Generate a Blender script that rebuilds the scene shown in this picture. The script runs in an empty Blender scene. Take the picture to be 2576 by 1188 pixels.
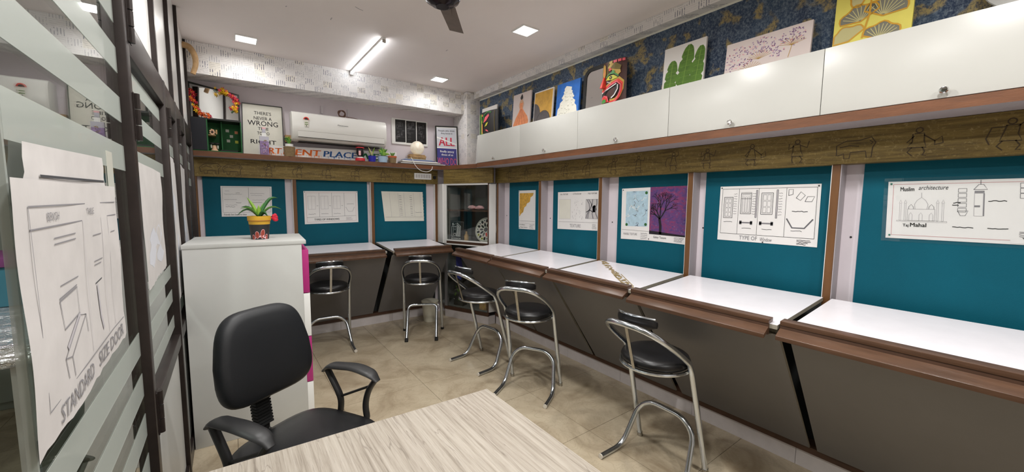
import bpy, bmesh, math, random
from mathutils import Vector, Matrix
R = math.radians
V = Vector
SC = bpy.context.scene
COL = SC.collection

# ------------------------------------------------------------------ camera, world, exposure
cam_d = bpy.data.cameras.new('camera'); cam = bpy.data.objects.new('camera', cam_d); COL.objects.link(cam)
cam_d.sensor_fit = 'HORIZONTAL'; cam_d.sensor_width = 36.0; cam_d.lens = 36.0*974.385/2576.0
cam_d.clip_start = 0.02
YAW, PITCH, ROLL = 0.63178175, 0.09193971, -0.00814478
def cam_matrix():
    f = V((math.sin(YAW)*math.cos(PITCH), math.cos(YAW)*math.cos(PITCH), -math.sin(PITCH)))
    r = V((math.cos(YAW), -math.sin(YAW), 0)); d = f.cross(r)
    r2 = r*math.cos(ROLL)+d*math.sin(ROLL); d2 = d*math.cos(ROLL)-r*math.sin(ROLL)
    m = Matrix((r2, -d2, -f)).transposed().to_4x4(); m.translation = V((0, 0, 1.5)); return m
cam.matrix_world = cam_matrix()
SC.camera = cam
world = bpy.data.worlds.new('world'); SC.world = world; world.use_nodes = True
world.node_tree.nodes['Background'].inputs[0].default_value = (0.9, 0.95, 1.0, 1)
world.node_tree.nodes['Background'].inputs[1].default_value = 0.25
SC.view_settings.view_transform = 'Standard'
SC.view_settings.look = 'None'
SC.view_settings.gamma = 1.0
SC.view_settings.use_curve_mapping = False
SC.view_settings.exposure = -0.42
PANEL_W = 25.0     # each ceiling LED panel
TUBE_W = 6.5      # the tube light

# ------------------------------------------------------------------ materials
def lin(c):
    return tuple(((v/255.0)/12.92 if v/255.0 <= 0.04045 else ((v/255.0+0.055)/1.055)**2.4) for v in c)+(1.0,)
MATS = {}
class NT:
    def __init__(s, name):
        s.m = bpy.data.materials.new(name); s.m.use_nodes = True
        s.n = s.m.node_tree.nodes; s.l = s.m.node_tree.links
        s.b = s.n['Principled BSDF']; s.out = s.n['Material Output']
    def node(s, t, **kw):
        n = s.n.new(t)
        for k, v in kw.items():
            setattr(n, k, v)
        return n
    def put(s, sock, v):
        if isinstance(v, bpy.types.NodeSocket): s.l.new(v, sock)
        else: sock.default_value = v
    def math(s, op, a, b=0.0, c=None):
        n = s.node('ShaderNodeMath', operation=op); s.put(n.inputs[0], a); s.put(n.inputs[1], b)
        if c is not None: s.put(n.inputs[2], c)
        return n.outputs[0]
    def mix(s, f, a, b):
        n = s.node('ShaderNodeMix', data_type='RGBA'); s.put(n.inputs[0], f); s.put(n.inputs[6], a); s.put(n.inputs[7], b)
        return n.outputs[2]
    def obj(s):
        return s.node('ShaderNodeTexCoord').outputs['Object']
    def map(s, vec, scale=(1, 1, 1), rot=(0, 0, 0), loc=(0, 0, 0)):
        n = s.node('ShaderNodeMapping'); s.l.new(vec, n.inputs[0])
        n.inputs['Scale'].default_value = scale; n.inputs['Rotation'].default_value = rot; n.inputs['Location'].default_value = loc
        return n.outputs[0]
    def noise(s, vec, scale=5, detail=4, rough=0.55, dist=0.0):
        n = s.node('ShaderNodeTexNoise'); s.l.new(vec, n.inputs['Vector'])
        n.inputs['Scale'].default_value = scale; n.inputs['Detail'].default_value = detail
        n.inputs['Roughness'].default_value = rough; n.inputs['Distortion'].default_value = dist
        return n.outputs[0]
    def ramp(s, fac, stops):
        n = s.node('ShaderNodeValToRGB'); s.l.new(fac, n.inputs[0]); e = n.color_ramp.elements
        while len(e) < len(stops): e.new(0.5)
        for i, (p, c) in enumerate(stops):
            e[i].position = p; e[i].color = c if len(c) == 4 else lin(c)
        return n.outputs[0]
    def bump(s, h, strength=0.3, dist=0.01):
        n = s.node('ShaderNodeBump'); n.inputs['Strength'].default_value = strength; n.inputs['Distance'].default_value = dist
        s.l.new(h, n.inputs['Height']); s.l.new(n.outputs[0], s.b.inputs['Normal'])
    def color(s, v): s.put(s.b.inputs['Base Color'], v)
    def rough(s, v): s.put(s.b.inputs['Roughness'], v)

def pm(name, rgb, rough=0.55, metal=0.0, var=0.0, vs=6.0, bump=0.0, bs=60.0, stretch=(1, 1, 1), spec=0.5, coat=0.0):
    t = NT(name); c = lin(rgb)
    if var > 0:
        f = t.noise(t.map(t.obj(), stretch), vs, 5, 0.6)
        lo = tuple(max(0.0, v*(1-var)) for v in c[:3])+(1,); hi = tuple(min(1.0, v*(1+var)) for v in c[:3])+(1,)
        t.color(t.ramp(f, [(0.3, lo), (0.7, hi)]))
    else: t.color(c)
    t.rough(rough); t.b.inputs['Metallic'].default_value = metal
    t.b.inputs['Specular IOR Level'].default_value = spec; t.b.inputs['Coat Weight'].default_value = coat
    if bump > 0: t.bump(t.noise(t.map(t.obj(), stretch), bs, 3), bump, 0.004)
    MATS[name] = t.m; return t.m
def emis(name, rgb, st):
    t = NT(name); t.color(lin(rgb)); t.b.inputs['Emission Color'].default_value = lin(rgb); t.b.inputs['Emission Strength'].default_value = st
    MATS[name] = t.m; return t.m

pm('ceiling', (244, 236, 234), 0.8, var=0.03, vs=1.2)
pm('lilac', (222, 213, 219), 0.7, var=0.05, vs=3)
pm('plaster', (214, 208, 212), 0.75, var=0.04, vs=2)
pm('rear_wall', (196, 190, 184), 0.8, var=0.04, vs=1)
pm('grey_green', (150, 156, 148), 0.8, var=0.1, vs=2)
pm('teal', (0, 84, 102), 0.6, var=0.08, vs=3, bump=0.12, bs=260, spec=0.2)
pm('laminate', (232, 231, 228), 0.32, var=0.015, vs=4)
pm('cab_white', (206, 206, 201), 0.3, var=0.015, vs=3)
pm('top_white', (236, 233, 238), 0.22, var=0.03, vs=9)
pm('panel_grey', (118, 116, 116), 0.5, var=0.06, vs=2)
pm('edge_beige', (158, 152, 138), 0.6, var=0.1, vs=20)
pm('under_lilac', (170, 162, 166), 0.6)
pm('brown', (88, 63, 47), 0.3, var=0.25, vs=5, stretch=(6, 1, 6), bump=0.1, bs=40)
pm('brown_shelf', (112, 70, 43), 0.45, var=0.22, vs=7, stretch=(1, 1, 5), bump=0.1)
pm('brown_post', (106, 70, 36), 0.5, var=0.15, vs=9, stretch=(3, 3, 0.6))
pm('brown_dark', (74, 50, 36), 0.5, var=0.2, vs=8)
pm('alu_brown', (46, 38, 36), 0.36, metal=0.35, var=0.25, vs=14, spec=0.5)
pm('chrome', (212, 219, 226), 0.17, metal=1.0)
pm('chrome_dull', (172, 170, 164), 0.26, metal=1.0, var=0.15, vs=25)
pm('knob', (226, 226, 226), 0.08, metal=1.0)
pm('leather', (22, 22, 24), 0.33, bump=0.1, bs=350, spec=0.5)
pm('office_black', (13, 16, 21), 0.5, bump=0.15, bs=500)
pm('plastic_black', (30, 30, 31), 0.45, bump=0.05, bs=400)
pm('rubber', (20, 20, 20), 0.8)
pm('cap_white', (214, 208, 196), 0.6)
pm('magenta', (178, 48, 122), 0.35)
pm('grey_white', (196, 197, 194), 0.4, var=0.05, vs=2)
pm('paper', (232, 230, 228), 0.7, var=0.02, vs=8)
pm('paper_cream', (226, 224, 212), 0.7, var=0.03, vs=8)
pm('paper_dusty', (196, 192, 190), 0.7, var=0.06, vs=12)
pm('paper_grey', (200, 197, 196), 0.7, var=0.06, vs=10)
pm('ink', (52, 52, 56), 0.8)
pm('ink_black', (18, 18, 20), 0.7)
pm('ink_soft', (128, 126, 130), 0.8)
pm('ink_pale', (176, 172, 176), 0.8)
pm('ink_red', (196, 120, 124), 0.8)
pm('pin', (30, 110, 90), 0.4)
pm('white', (240, 240, 238), 0.5)
pm('black', (14, 14, 15), 0.5)
pm('frame_dark', (34, 36, 34), 0.45)
pm('ac_white', (236, 235, 230), 0.3)
pm('ac_grey', (176, 170, 162), 0.45)
pm('ac_shadow', (60, 58, 56), 0.7)
pm('skirting', (206, 200, 200), 0.35, var=0.08, vs=7)
pm('green_box', (38, 104, 56), 0.7, var=0.1, vs=8)
pm('navy', (18, 21, 32), 0.6)
pm('skin_clay', (222, 178, 146), 0.7)
pm('tan', (176, 142, 100), 0.7, var=0.2, vs=30, bump=0.3, bs=60)
pm('leaf', (86, 138, 52), 0.45, var=0.25, vs=14)
pm('leaf_pale', (128, 168, 56), 0.45, var=0.2, vs=14)  # a lighter, yellower leaf green
pm('leaf_dark', (52, 104, 52), 0.45, var=0.2, vs=14)
pm('soil', (60, 44, 32), 0.9)
pm('pot_yellow', (206, 160, 48), 0.5, var=0.12, vs=12)
pm('pot_black', (36, 38, 40), 0.5)
pm('petal_brown', (150, 60, 44), 0.6)
pm('petal_pink', (240, 186, 190), 0.6)
pm('fl_red', (196, 24, 50), 0.6)
pm('fl_pink', (222, 42, 96), 0.6)
pm('fl_yellow', (244, 200, 40), 0.6)
pm('fl_orange', (242, 110, 40), 0.6)
pm('orange_ink', (244, 120, 44), 0.7)
pm('orange_pale', (250, 190, 150), 0.7)
pm('blue_ink', (44, 96, 160), 0.7)
pm('blue_pale', (170, 196, 220), 0.7)
pm('green_ink', (34, 122, 72), 0.7)
pm('pink_ink', (236, 110, 140), 0.6)
pm('red_ink', (214, 60, 84), 0.6)
pm('poster_grey', (206, 208, 216), 0.5)
pm('poster_navy', (66, 66, 136), 0.45, var=0.15, vs=9)
pm('blue_pot', (44, 44, 168), 0.3)
pm('red_pot', (206, 40, 52), 0.4)
pm('terracotta', (200, 100, 64), 0.7)
pm('burlap', (138, 116, 84), 0.9, var=0.2, vs=60, bump=0.4, bs=120)
pm('lavender', (150, 126, 170), 0.6, var=0.35, vs=40)
pm('lav_pale', (196, 194, 206), 0.6)
pm('wood_chunk', (176, 142, 98), 0.7, var=0.35, vs=30)
pm('cream_plastic', (206, 202, 184), 0.5, var=0.05)
pm('blue_bag', (38, 44, 110), 0.5)
pm('painted_shade', (44, 46, 46), 0.8)  # dark colour standing in for the shade behind the desks
pm('cup_inside', (120, 121, 118), 0.8)
pm('copper', (96, 64, 48), 0.5)
pm('tree_black', (22, 14, 26), 0.7)
pm('dress', (240, 150, 96), 0.6, var=0.15, vs=40)
pm('dress_line', (206, 96, 60), 0.6)
pm('hair', (40, 30, 30), 0.6)
pm('canvas_pink', (226, 212, 208), 0.7)
pm('canvas_white', (236, 232, 228), 0.7)
pm('canvas_gold', (210, 160, 60), 0.5, var=0.2, vs=14)
pm('slate', (92, 86, 88), 0.6, var=0.15, vs=20)
pm('sky_blue', (44, 110, 196), 0.6, var=0.2, vs=12)
pm('relief_white', (240, 238, 226), 0.7, bump=0.6, bs=40)
pm('leafart', (84, 124, 34), 0.6, var=0.25, vs=25)
pm('leafart_vein', (132, 166, 70), 0.6)
pm('canvas_lilac', (232, 218, 214), 0.7)
pm('lilac_dot', (176, 150, 182), 0.7)
pm('purple_dot', (132, 92, 140), 0.7)
pm('ochre', (196, 156, 80), 0.6)
pm('canvas_yellow', (236, 224, 106), 0.6, var=0.06, vs=9)
pm('gold_line', (214, 160, 40), 0.4)
pm('fan_grey', (128, 126, 112), 0.6)
pm('fan_pale', (204, 196, 140), 0.6)
pm('plate_grey', (176, 176, 172), 0.5, var=0.15, vs=20)
pm('mask_brown', (70, 32, 24), 0.5)
pm('mask_black', (34, 32, 32), 0.5)
pm('mask_gold', (202, 166, 74), 0.5)
pm('mask_olive', (120, 104, 44), 0.6)
pm('mask_orange', (240, 150, 100), 0.5)
pm('mask_red', (230, 62, 48), 0.5)
pm('mask_pink', (240, 100, 112), 0.5)
pm('mask_green', (66, 150, 66), 0.5)
pm('mask_lime', (110, 186, 40), 0.5)
pm('mask_yellow', (216, 214, 70), 0.5)
pm('fan_hub', (34, 26, 32), 0.22, metal=0.5)
pm('fan_blade', (112, 100, 92), 0.5, var=0.15, vs=12)
pm('sketch_blue', (176, 204, 218), 0.6, var=0.12, vs=30, bump=0.4, bs=60)
pm('tape', (206, 206, 196), 0.25, spec=0.6)
pm('purple', (128, 66, 120), 0.5)
pm('teal_box', (64, 128, 146), 0.5)
pm('gold_leaf', (206, 160, 66), 0.5, var=0.3, vs=40, bump=0.4, bs=60)
pm('figure_line', (66, 50, 22), 0.6)
pm('residue', (156, 136, 92), 0.7, var=0.3, vs=60)
pm('gold_light', (160, 140, 84), 0.6)

t = NT('mirror'); t.color((0.86, 0.87, 0.87, 1)); t.b.inputs['Metallic'].default_value = 1; t.rough(0.03); MATS['mirror'] = t.m
t = NT('foil'); t.color((0.9, 0.9, 0.92, 1)); t.b.inputs['Metallic'].default_value = 0.7; t.rough(0.16)
t.bump(t.noise(t.map(t.obj(), (1, 1, 3)), 14, 4, 0.6, 1.0), 1.0, 0.05); MATS['foil'] = t.m

def glass(name, tint, boost=0.0, rough=0.0):
    t = NT(name); t.n.remove(t.b)
    tr = t.node('ShaderNodeBsdfTransparent'); tr.inputs[0].default_value = tint
    gl = t.node('ShaderNodeBsdfGlossy'); gl.inputs['Roughness'].default_value = rough; gl.inputs[0].default_value = (1, 1, 1, 1)
    fr = t.node('ShaderNodeFresnel'); ge = t.node('ShaderNodeNewGeometry')
    t.l.new(t.math('MULTIPLY_ADD', ge.outputs['Backfacing'], 1/1.5-1.5, 1.5), fr.inputs[0])   # same reflectance from both faces
    mx = t.node('ShaderNodeMixShader'); t.l.new(t.math('ADD', fr.outputs[0], boost), mx.inputs[0])
    t.l.new(tr.outputs[0], mx.inputs[1]); t.l.new(gl.outputs[0], mx.inputs[2]); t.l.new(mx.outputs[0], t.out.inputs[0])
    MATS[name] = t.m
glass('glass', (0.84, 0.90, 0.87, 1), 0.15)
glass('glass_thin', (0.93, 0.95, 0.94, 1), 0.0)
glass('clear_film', (0.985, 0.99, 0.99, 1))
t = NT('frost')      # frosted film: part see-through, part diffuse
tr = t.node('ShaderNodeBsdfTransparent'); mx = t.node('ShaderNodeMixShader'); mx.inputs[0].default_value = 0.42
t.color(lin((198, 204, 198))); t.rough(0.35)
t.b.inputs['Transmission Weight'].default_value = 0.0
t.l.new(tr.outputs[0], mx.inputs[1]); t.l.new(t.b.outputs[0], mx.inputs[2]); t.l.new(mx.outputs[0], t.out.inputs[0]); MATS['frost'] = t.m

t = NT('floor_tile'); o = t.obj()
f1 = t.noise(o, 2.2, 6, 0.62, 1.6); f2 = t.noise(o, 6, 6, 0.6, 2.4)
c1 = t.ramp(f1, [(0.30, (150, 134, 110)), (0.52, (184, 170, 146)), (0.75, (198, 186, 162))])
vein = t.ramp(f2, [(0.47, (0, 0, 0, 1)), (0.50, (1, 1, 1, 1)), (0.53, (0, 0, 0, 1))])
c2 = t.mix(t.math('MULTIPLY', vein, 0.28), c1, lin((136, 120, 98)))
oi = t.node('ShaderNodeObjectInfo')
c3 = t.mix(t.math('MULTIPLY', oi.outputs['Random'], 0.12), c2, lin((160, 144, 120)))
t.color(c3); t.rough(0.28); MATS['floor_tile'] = t.m
pm('grout', (120, 106, 88), 0.9)

t = NT('wood_table'); o = t.obj()       # whitewashed wood, grain along Y
g1 = t.noise(t.map(o, (34, 0.8, 1)), 3.0, 10, 0.74, 0.1); g2 = t.noise(t.map(o, (90, 2.6, 1)), 3.0, 6, 0.72, 0.1)
g3 = t.noise(t.map(o, (9, 0.6, 1)), 2.2, 3, 0.5, 0.4)
c1 = t.ramp(g1, [(0.30, (116, 106, 94)), (0.46, (158, 149, 137)), (0.62, (176, 168, 157)), (0.8, (160, 146, 126))])
c2 = t.mix(t.math('MULTIPLY', t.ramp(g2, [(0.55, (0, 0, 0, 1)), (0.72, (1, 1, 1, 1))]), 0.6), c1, lin((104, 94, 84)))
crk = t.ramp(g3, [(0.492, (0, 0, 0, 1)), (0.5, (1, 1, 1, 1)), (0.508, (0, 0, 0, 1))])
c3 = t.mix(t.math('MULTIPLY', crk, 0.55), c2, lin((104, 94, 84)))
t.color(c3); t.rough(0.42); t.bump(g2, 0.15, 0.002); MATS['wood_table'] = t.m

t = NT('blue_wall'); o = t.obj()
fine = t.noise(t.map(o, (1, 1, 0.8)), 85, 6, 0.75, 0.0); blot = t.noise(o, 11, 2, 0.4, 0.3); band = t.noise(t.map(o, (1, 1, 0.35)), 5, 3)
c0 = t.ramp(band, [(0.3, (22, 44, 78)), (0.7, (52, 78, 106))])
c1 = t.mix(t.math('MULTIPLY', t.ramp(fine, [(0.44, (0, 0, 0, 1)), (0.68, (1, 1, 1, 1))]), 0.7), c0, lin((146, 160, 172)))
gm = t.math('MULTIPLY', t.ramp(blot, [(0.53, (0, 0, 0, 1)), (0.61, (1, 1, 1, 1))]), t.ramp(fine, [(0.36, (0, 0, 0, 1)), (0.56, (1, 1, 1, 1))]))
c2 = t.mix(t.math('MULTIPLY', gm, 0.85), c1, lin((178, 156, 92)))
t.color(c2); t.rough(0.55); t.bump(fine, 0.5, 0.01); MATS['blue_wall'] = t.m

t = NT('frieze'); o = t.obj()
g = t.noise(t.map(o, (2, 2, 26)), 2.4, 7, 0.65, 0.5); h = t.noise(o, 60, 4, 0.7); k = t.noise(t.map(o, (1, 1, 2)), 14, 5, 0.6, 1.5)
c1 = t.ramp(g, [(0.3, (84, 68, 33)), (0.5, (122, 102, 52)), (0.72, (150, 128, 70))])
c2 = t.mix(t.math('MULTIPLY', t.ramp(h, [(0.56, (0, 0, 0, 1)), (0.72, (1, 1, 1, 1))]), 0.4), c1, lin((196, 176, 120)))
con = t.ramp(k, [(0.485, (0, 0, 0, 1)), (0.5, (1, 1, 1, 1)), (0.515, (0, 0, 0, 1))])
c3 = t.mix(t.math('MULTIPLY', con, 0.4), c2, lin((78, 58, 26)))
t.color(c3); t.rough(0.5); t.b.inputs['Metallic'].default_value = 0.25; t.bump(h, 0.3, 0.004); MATS['frieze'] = t.m

def basket(name, base):     # white wallpaper, groups of upright and level dashes like a basket weave
    t = NT(name); sp = t.node('ShaderNodeSeparateXYZ'); t.l.new(t.obj(), sp.inputs[0])
    u = t.math('DIVIDE', t.math('ADD', sp.outputs[0], sp.outputs[1]), 0.084); v = t.math('DIVIDE', sp.outputs[2], 0.06)
    iu = t.math('FLOOR', u); iv = t.math('FLOOR', v); fu = t.math('SUBTRACT', u, iu); fv = t.math('SUBTRACT', v, iv)
    par = t.math('FLOORED_MODULO', t.math('ADD', iu, iv), 2.0)
    cb = t.node('ShaderNodeCombineXYZ'); t.l.new(iu, cb.inputs[0]); t.l.new(iv, cb.inputs[1])
    wn = t.node('ShaderNodeTexWhiteNoise', noise_dimensions='2D'); t.l.new(cb.outputs[0], wn.inputs['Vector'])
    def stripes(f, n, w):
        a = t.math('FRACT', t.math('MULTIPLY', f, n)); return t.math('LESS_THAN', t.math('ABSOLUTE', t.math('SUBTRACT', a, 0.5)), w)
    def inside(f): return t.math('LESS_THAN', t.math('ABSOLUTE', t.math('SUBTRACT', f, 0.5)), 0.46)
    sv = t.math('MULTIPLY', t.math('MULTIPLY', stripes(fu, 5.0, 0.17), inside(fv)), par)
    sh = t.math('MULTIPLY', t.math('MULTIPLY', stripes(fv, 4.0, 0.12), inside(fu)), t.math('SUBTRACT', 1.0, par))
    brk = t.ramp(t.noise(t.obj(), 42, 3, 0.7), [(0.42, (0, 0, 0, 1)), (0.50, (1, 1, 1, 1))])
    r = wn.outputs['Value']
    fv_ = t.math('MULTIPLY', t.math('MULTIPLY', sv, brk), t.math('MULTIPLY_ADD', r, 0.6, 0.3))
    fh_ = t.math('MULTIPLY', t.math('MULTIPLY', sh, brk), t.math('MULTIPLY_ADD', r, 0.35, 0.12))
    tint = t.mix(t.math('MULTIPLY', t.math('GREATER_THAN', r, 0.88), 0.16), lin(base), lin((222, 204, 140)))
    c = t.mix(fv_, tint, lin((64, 74, 104))); c = t.mix(fh_, c, lin((92, 92, 98)))
    t.color(c); t.rough(0.6); MATS[name] = t.m
basket('wallpaper', (236, 233, 232))

# ------------------------------------------------------------------ mesh helpers
class MB:
    def __init__(s): s.v = []; s.f = []; s.mi = []; s.mats = []
    def m(s, name):
        if name not in s.mats: s.mats.append(name)
        return s.mats.index(name)
    def add(s, vs, fs, mat):
        b = len(s.v); s.v += [V(p) for p in vs]; k = s.m(mat)
        for f in fs: s.f.append([b+i for i in f]); s.mi.append(k)
        return s
    def box(s, x0, x1, y0, y1, z0, z1, mat):
        vs = [(x, y, z) for z in (z0, z1) for y in (y0, y1) for x in (x0, x1)]
        return s.add(vs, [(0, 2, 3, 1), (4, 5, 7, 6), (0, 1, 5, 4), (2, 6, 7, 3), (0, 4, 6, 2), (1, 3, 7, 5)], mat)
    def hexa(s, p, mat):     # 8 points: bottom loop 4, top loop 4
        return s.add(p, [(0, 3, 2, 1), (4, 5, 6, 7), (0, 1, 5, 4), (1, 2, 6, 5), (2, 3, 7, 6), (3, 0, 4, 7)], mat)
    def prism(s, poly, d, mat, mat_side=None):   # 3D loop swept by vector d
        n = len(poly); a = [V(p) for p in poly]; b = [p+V(d) for p in a]
        s.add(a, [list(range(n))[::-1]], mat); s.add(b, [list(range(n))], mat)
        for i in range(n):
            j = (i+1) % n; s.add([a[i], a[j], b[j], b[i]], [(0, 1, 2, 3)], mat_side or mat)
        return s
    def tube(s, path, r, mat, n=10, closed=False, rr=None, flat=1.0, up=None):
        P = [V(p) for p in path]; N = len(P); rings = []; prev = None
        for i in range(N):
            if closed: tn = (P[(i+1) % N]-P[i-1]).normalized()
            else: tn = (P[min(i+1, N-1)]-P[max(i-1, 0)]).normalized()
            if up is not None: a = V(up)-tn*V(up).dot(tn)
            elif prev is None:
                a = tn.orthogonal()
            else: a = prev-tn*prev.dot(tn)
            a.normalize(); prev = a; b = tn.cross(a)
            q = (rr[i] if rr else r)
            rings.append([P[i]+a*math.cos(2*math.pi*k/n)*q*flat+b*math.sin(2*math.pi*k/n)*q for k in range(n)])
        vs = [p for ring in rings for p in ring]; fs = []
        for i in range(N if closed else N-1):
            j = (i+1) % N
            for k in range(n): fs.append((i*n+k, i*n+(k+1) % n, j*n+(k+1) % n, j*n+k))
        if not closed: fs += [tuple(range(n))[::-1], tuple((N-1)*n+k for k in range(n))]
        return s.add(vs, fs, mat)
    def lathe(s, prof, c, mat, n=24, axis='z', a0=0.0, a1=2*math.pi):
        full = abs(a1-a0-2*math.pi) < 1e-6; m = n if full else n+1; vs = []; fs = []; c = V(c)
        for r, h in prof:
            for k in range(m):
                a = a0+(a1-a0)*k/n; x, y = r*math.cos(a), r*math.sin(a)
                vs.append(c+(V((x, y, h)) if axis == 'z' else V((x, h, y)) if axis == 'y' else V((h, x, y))))
        for i in range(len(prof)-1):
            for k in range(n):
                l = (k+1) % m; fs.append((i*m+k, i*m+l, (i+1)*m+l, (i+1)*m+k))
        if full:
            if prof[0][0] > 1e-5: fs.append(tuple(range(m))[::-1])
            if prof[-1][0] > 1e-5: fs.append(tuple((len(prof)-1)*m+k for k in range(m)))
        return s.add(vs, fs, mat)
    def pillow(s, outline, prof, o, ux, uy, un, mat):  # outline loop scaled ring by ring
        o, ux, uy, un = V(o), V(ux), V(uy), V(un); n = len(outline); vs = []; fs = []
        for sc, h in prof:
            for (a, b) in outline: vs.append(o+ux*a*sc+uy*b*sc+un*h)
        for i in range(len(prof)-1):
            for k in range(n):
                l = (k+1) % n; fs.append((i*n+k, i*n+l, (i+1)*n+l, (i+1)*n+k))
        fs.append(tuple(range(n))[::-1]); fs.append(tuple((len(prof)-1)*n+k for k in range(n)))
        return s.add(vs, fs, mat)
    def ball(s, c, r, mat, n=14, sz=(1, 1, 1)):
        vs = []; fs = []; k = n//2; c = V(c)
        for i in range(k+1):
            a = math.pi*i/k
            for j in range(n):
                b = 2*math.pi*j/n
                vs.append(c+V((r*sz[0]*math.sin(a)*math.cos(b), r*sz[1]*math.sin(a)*math.sin(b), r*sz[2]*math.cos(a))))
        for i in range(k):
            for j in range(n): fs.append((i*n+j, (i+1)*n+j, (i+1)*n+(j+1) % n, i*n+(j+1) % n))
        return s.add(vs, fs, mat)
    def build(s, name, parent=None, smooth=False, bev=0.0, local=False):
        me = bpy.data.meshes.new(name); me.from_pydata([tuple(p) for p in s.v], [], s.f)
        for k in s.mats: me.materials.append(MATS[k])
        me.polygons.foreach_set('material_index', s.mi)
        bm = bmesh.new(); bm.from_mesh(me)
        bmesh.ops.remove_doubles(bm, verts=bm.verts, dist=1e-6)
        bmesh.ops.recalc_face_normals(bm, faces=bm.faces)
        if bev > 0:
            es = [e for e in bm.edges if len(e.link_faces) == 2 and e.calc_face_angle(0) > 0.6]
            bmesh.ops.bevel(bm, geom=es, offset=bev, segments=2, affect='EDGES', profile=0.6, clamp_overlap=True)
        bm.to_mesh(me); bm.free()
        if smooth or bev > 0:
            me.polygons.foreach_set('use_smooth', [True]*len(me.polygons)); me.set_sharp_from_angle(angle=R(42))
        me.update(); ob = bpy.data.objects.new(name, me); COL.objects.link(ob)
        if parent is not None:
            ob.parent = parent
            if not local: ob.matrix_parent_inverse = WM[parent.name].inverted()
        return ob
WM = {}
def thing(name, label, cat, loc=(0, 0, 0), rz=0.0, group=None):
    o = bpy.data.objects.new(name, None); COL.objects.link(o); o.empty_display_size = 0.05
    o.location = loc; o.rotation_euler = (0, 0, rz); o['label'] = label; o['category'] = cat
    if group: o['group'] = group
    WM[o.name] = Matrix.Translation(V(loc)) @ Matrix.Rotation(rz, 4, 'Z'); return o
def tag(o, label, cat, group=None):
    o['label'] = label; o['category'] = cat
    if group: o['group'] = group
    WM[o.name] = Matrix.Identity(4); return o
def struct(o, label=None):
    o['kind'] = 'structure'; WM[o.name] = Matrix.Identity(4)
    if label: o['label'] = label
    return o
def dup(root, loc, rz, label):
    r = root.copy(); COL.objects.link(r); r.location = loc; r.rotation_euler = (0, 0, rz); r['label'] = label
    for ch in list(root.children):
        c = ch.copy(); COL.objects.link(c); c.parent = r
        for g in list(ch.children):
            d = g.copy(); COL.objects.link(d); d.parent = c
    return r
def bx(name, x0, x1, y0, y1, z0, z1, mat, parent=None, bev=0.0):
    return MB().box(x0, x1, y0, y1, z0, z1, mat).build(name, parent, bev=bev)
def round_path(pts, rad, n=5):
    P = [V(p) for p in pts]; out = [P[0]]
    for i in range(1, len(P)-1):
        a = (P[i-1]-P[i]); b = (P[i+1]-P[i]); r = min(rad, a.length*0.48, b.length*0.48)
        p0 = P[i]+a.normalized()*r; p2 = P[i]+b.normalized()*r
        for k in range(n+1):
            q = k/n; out.append(p0*(1-q)**2+P[i]*2*q*(1-q)+p2*q*q)
    out.append(P[-1]); return out
def sq_loop(w, h, n=32, e=4.0):    # superellipse loop
    out = []
    for k in range(n):
        a = 2*math.pi*k/n; c, s_ = math.cos(a), math.sin(a)
        out.append((w*math.copysign(abs(c)**(2/e), c), h*math.copysign(abs(s_)**(2/e), s_)))
    return out
TXT = {}
def text_geo(body, bold=0.0, shear=0.0, spacing=1.0):
    key = (body, bold, shear, spacing)
    if key in TXT: return TXT[key]
    cu = bpy.data.curves.new('lettering', 'FONT'); cu.body = body; cu.size = 1.0; cu.resolution_u = 2; cu.offset = bold
    cu.shear = shear; cu.space_character = spacing; cu.dimensions = '2D'; cu.fill_mode = 'FRONT'
    ob = bpy.data.objects.new('lettering', cu); COL.objects.link(ob)
    dg = bpy.context.evaluated_depsgraph_get(); ev = ob.evaluated_get(dg); me = ev.to_mesh()
    vs = [(p.co.x, p.co.y) for p in me.vertices]; fs = [list(p.vertices) for p in me.polygons]
    ev.to_mesh_clear(); bpy.data.objects.remove(ob); bpy.data.curves.remove(cu)
    x0 = min(p[0] for p in vs); x1 = max(p[0] for p in vs)
    TXT[key] = ([(x-x0, y) for x, y in vs], fs, x1-x0); return TXT[key]

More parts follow.
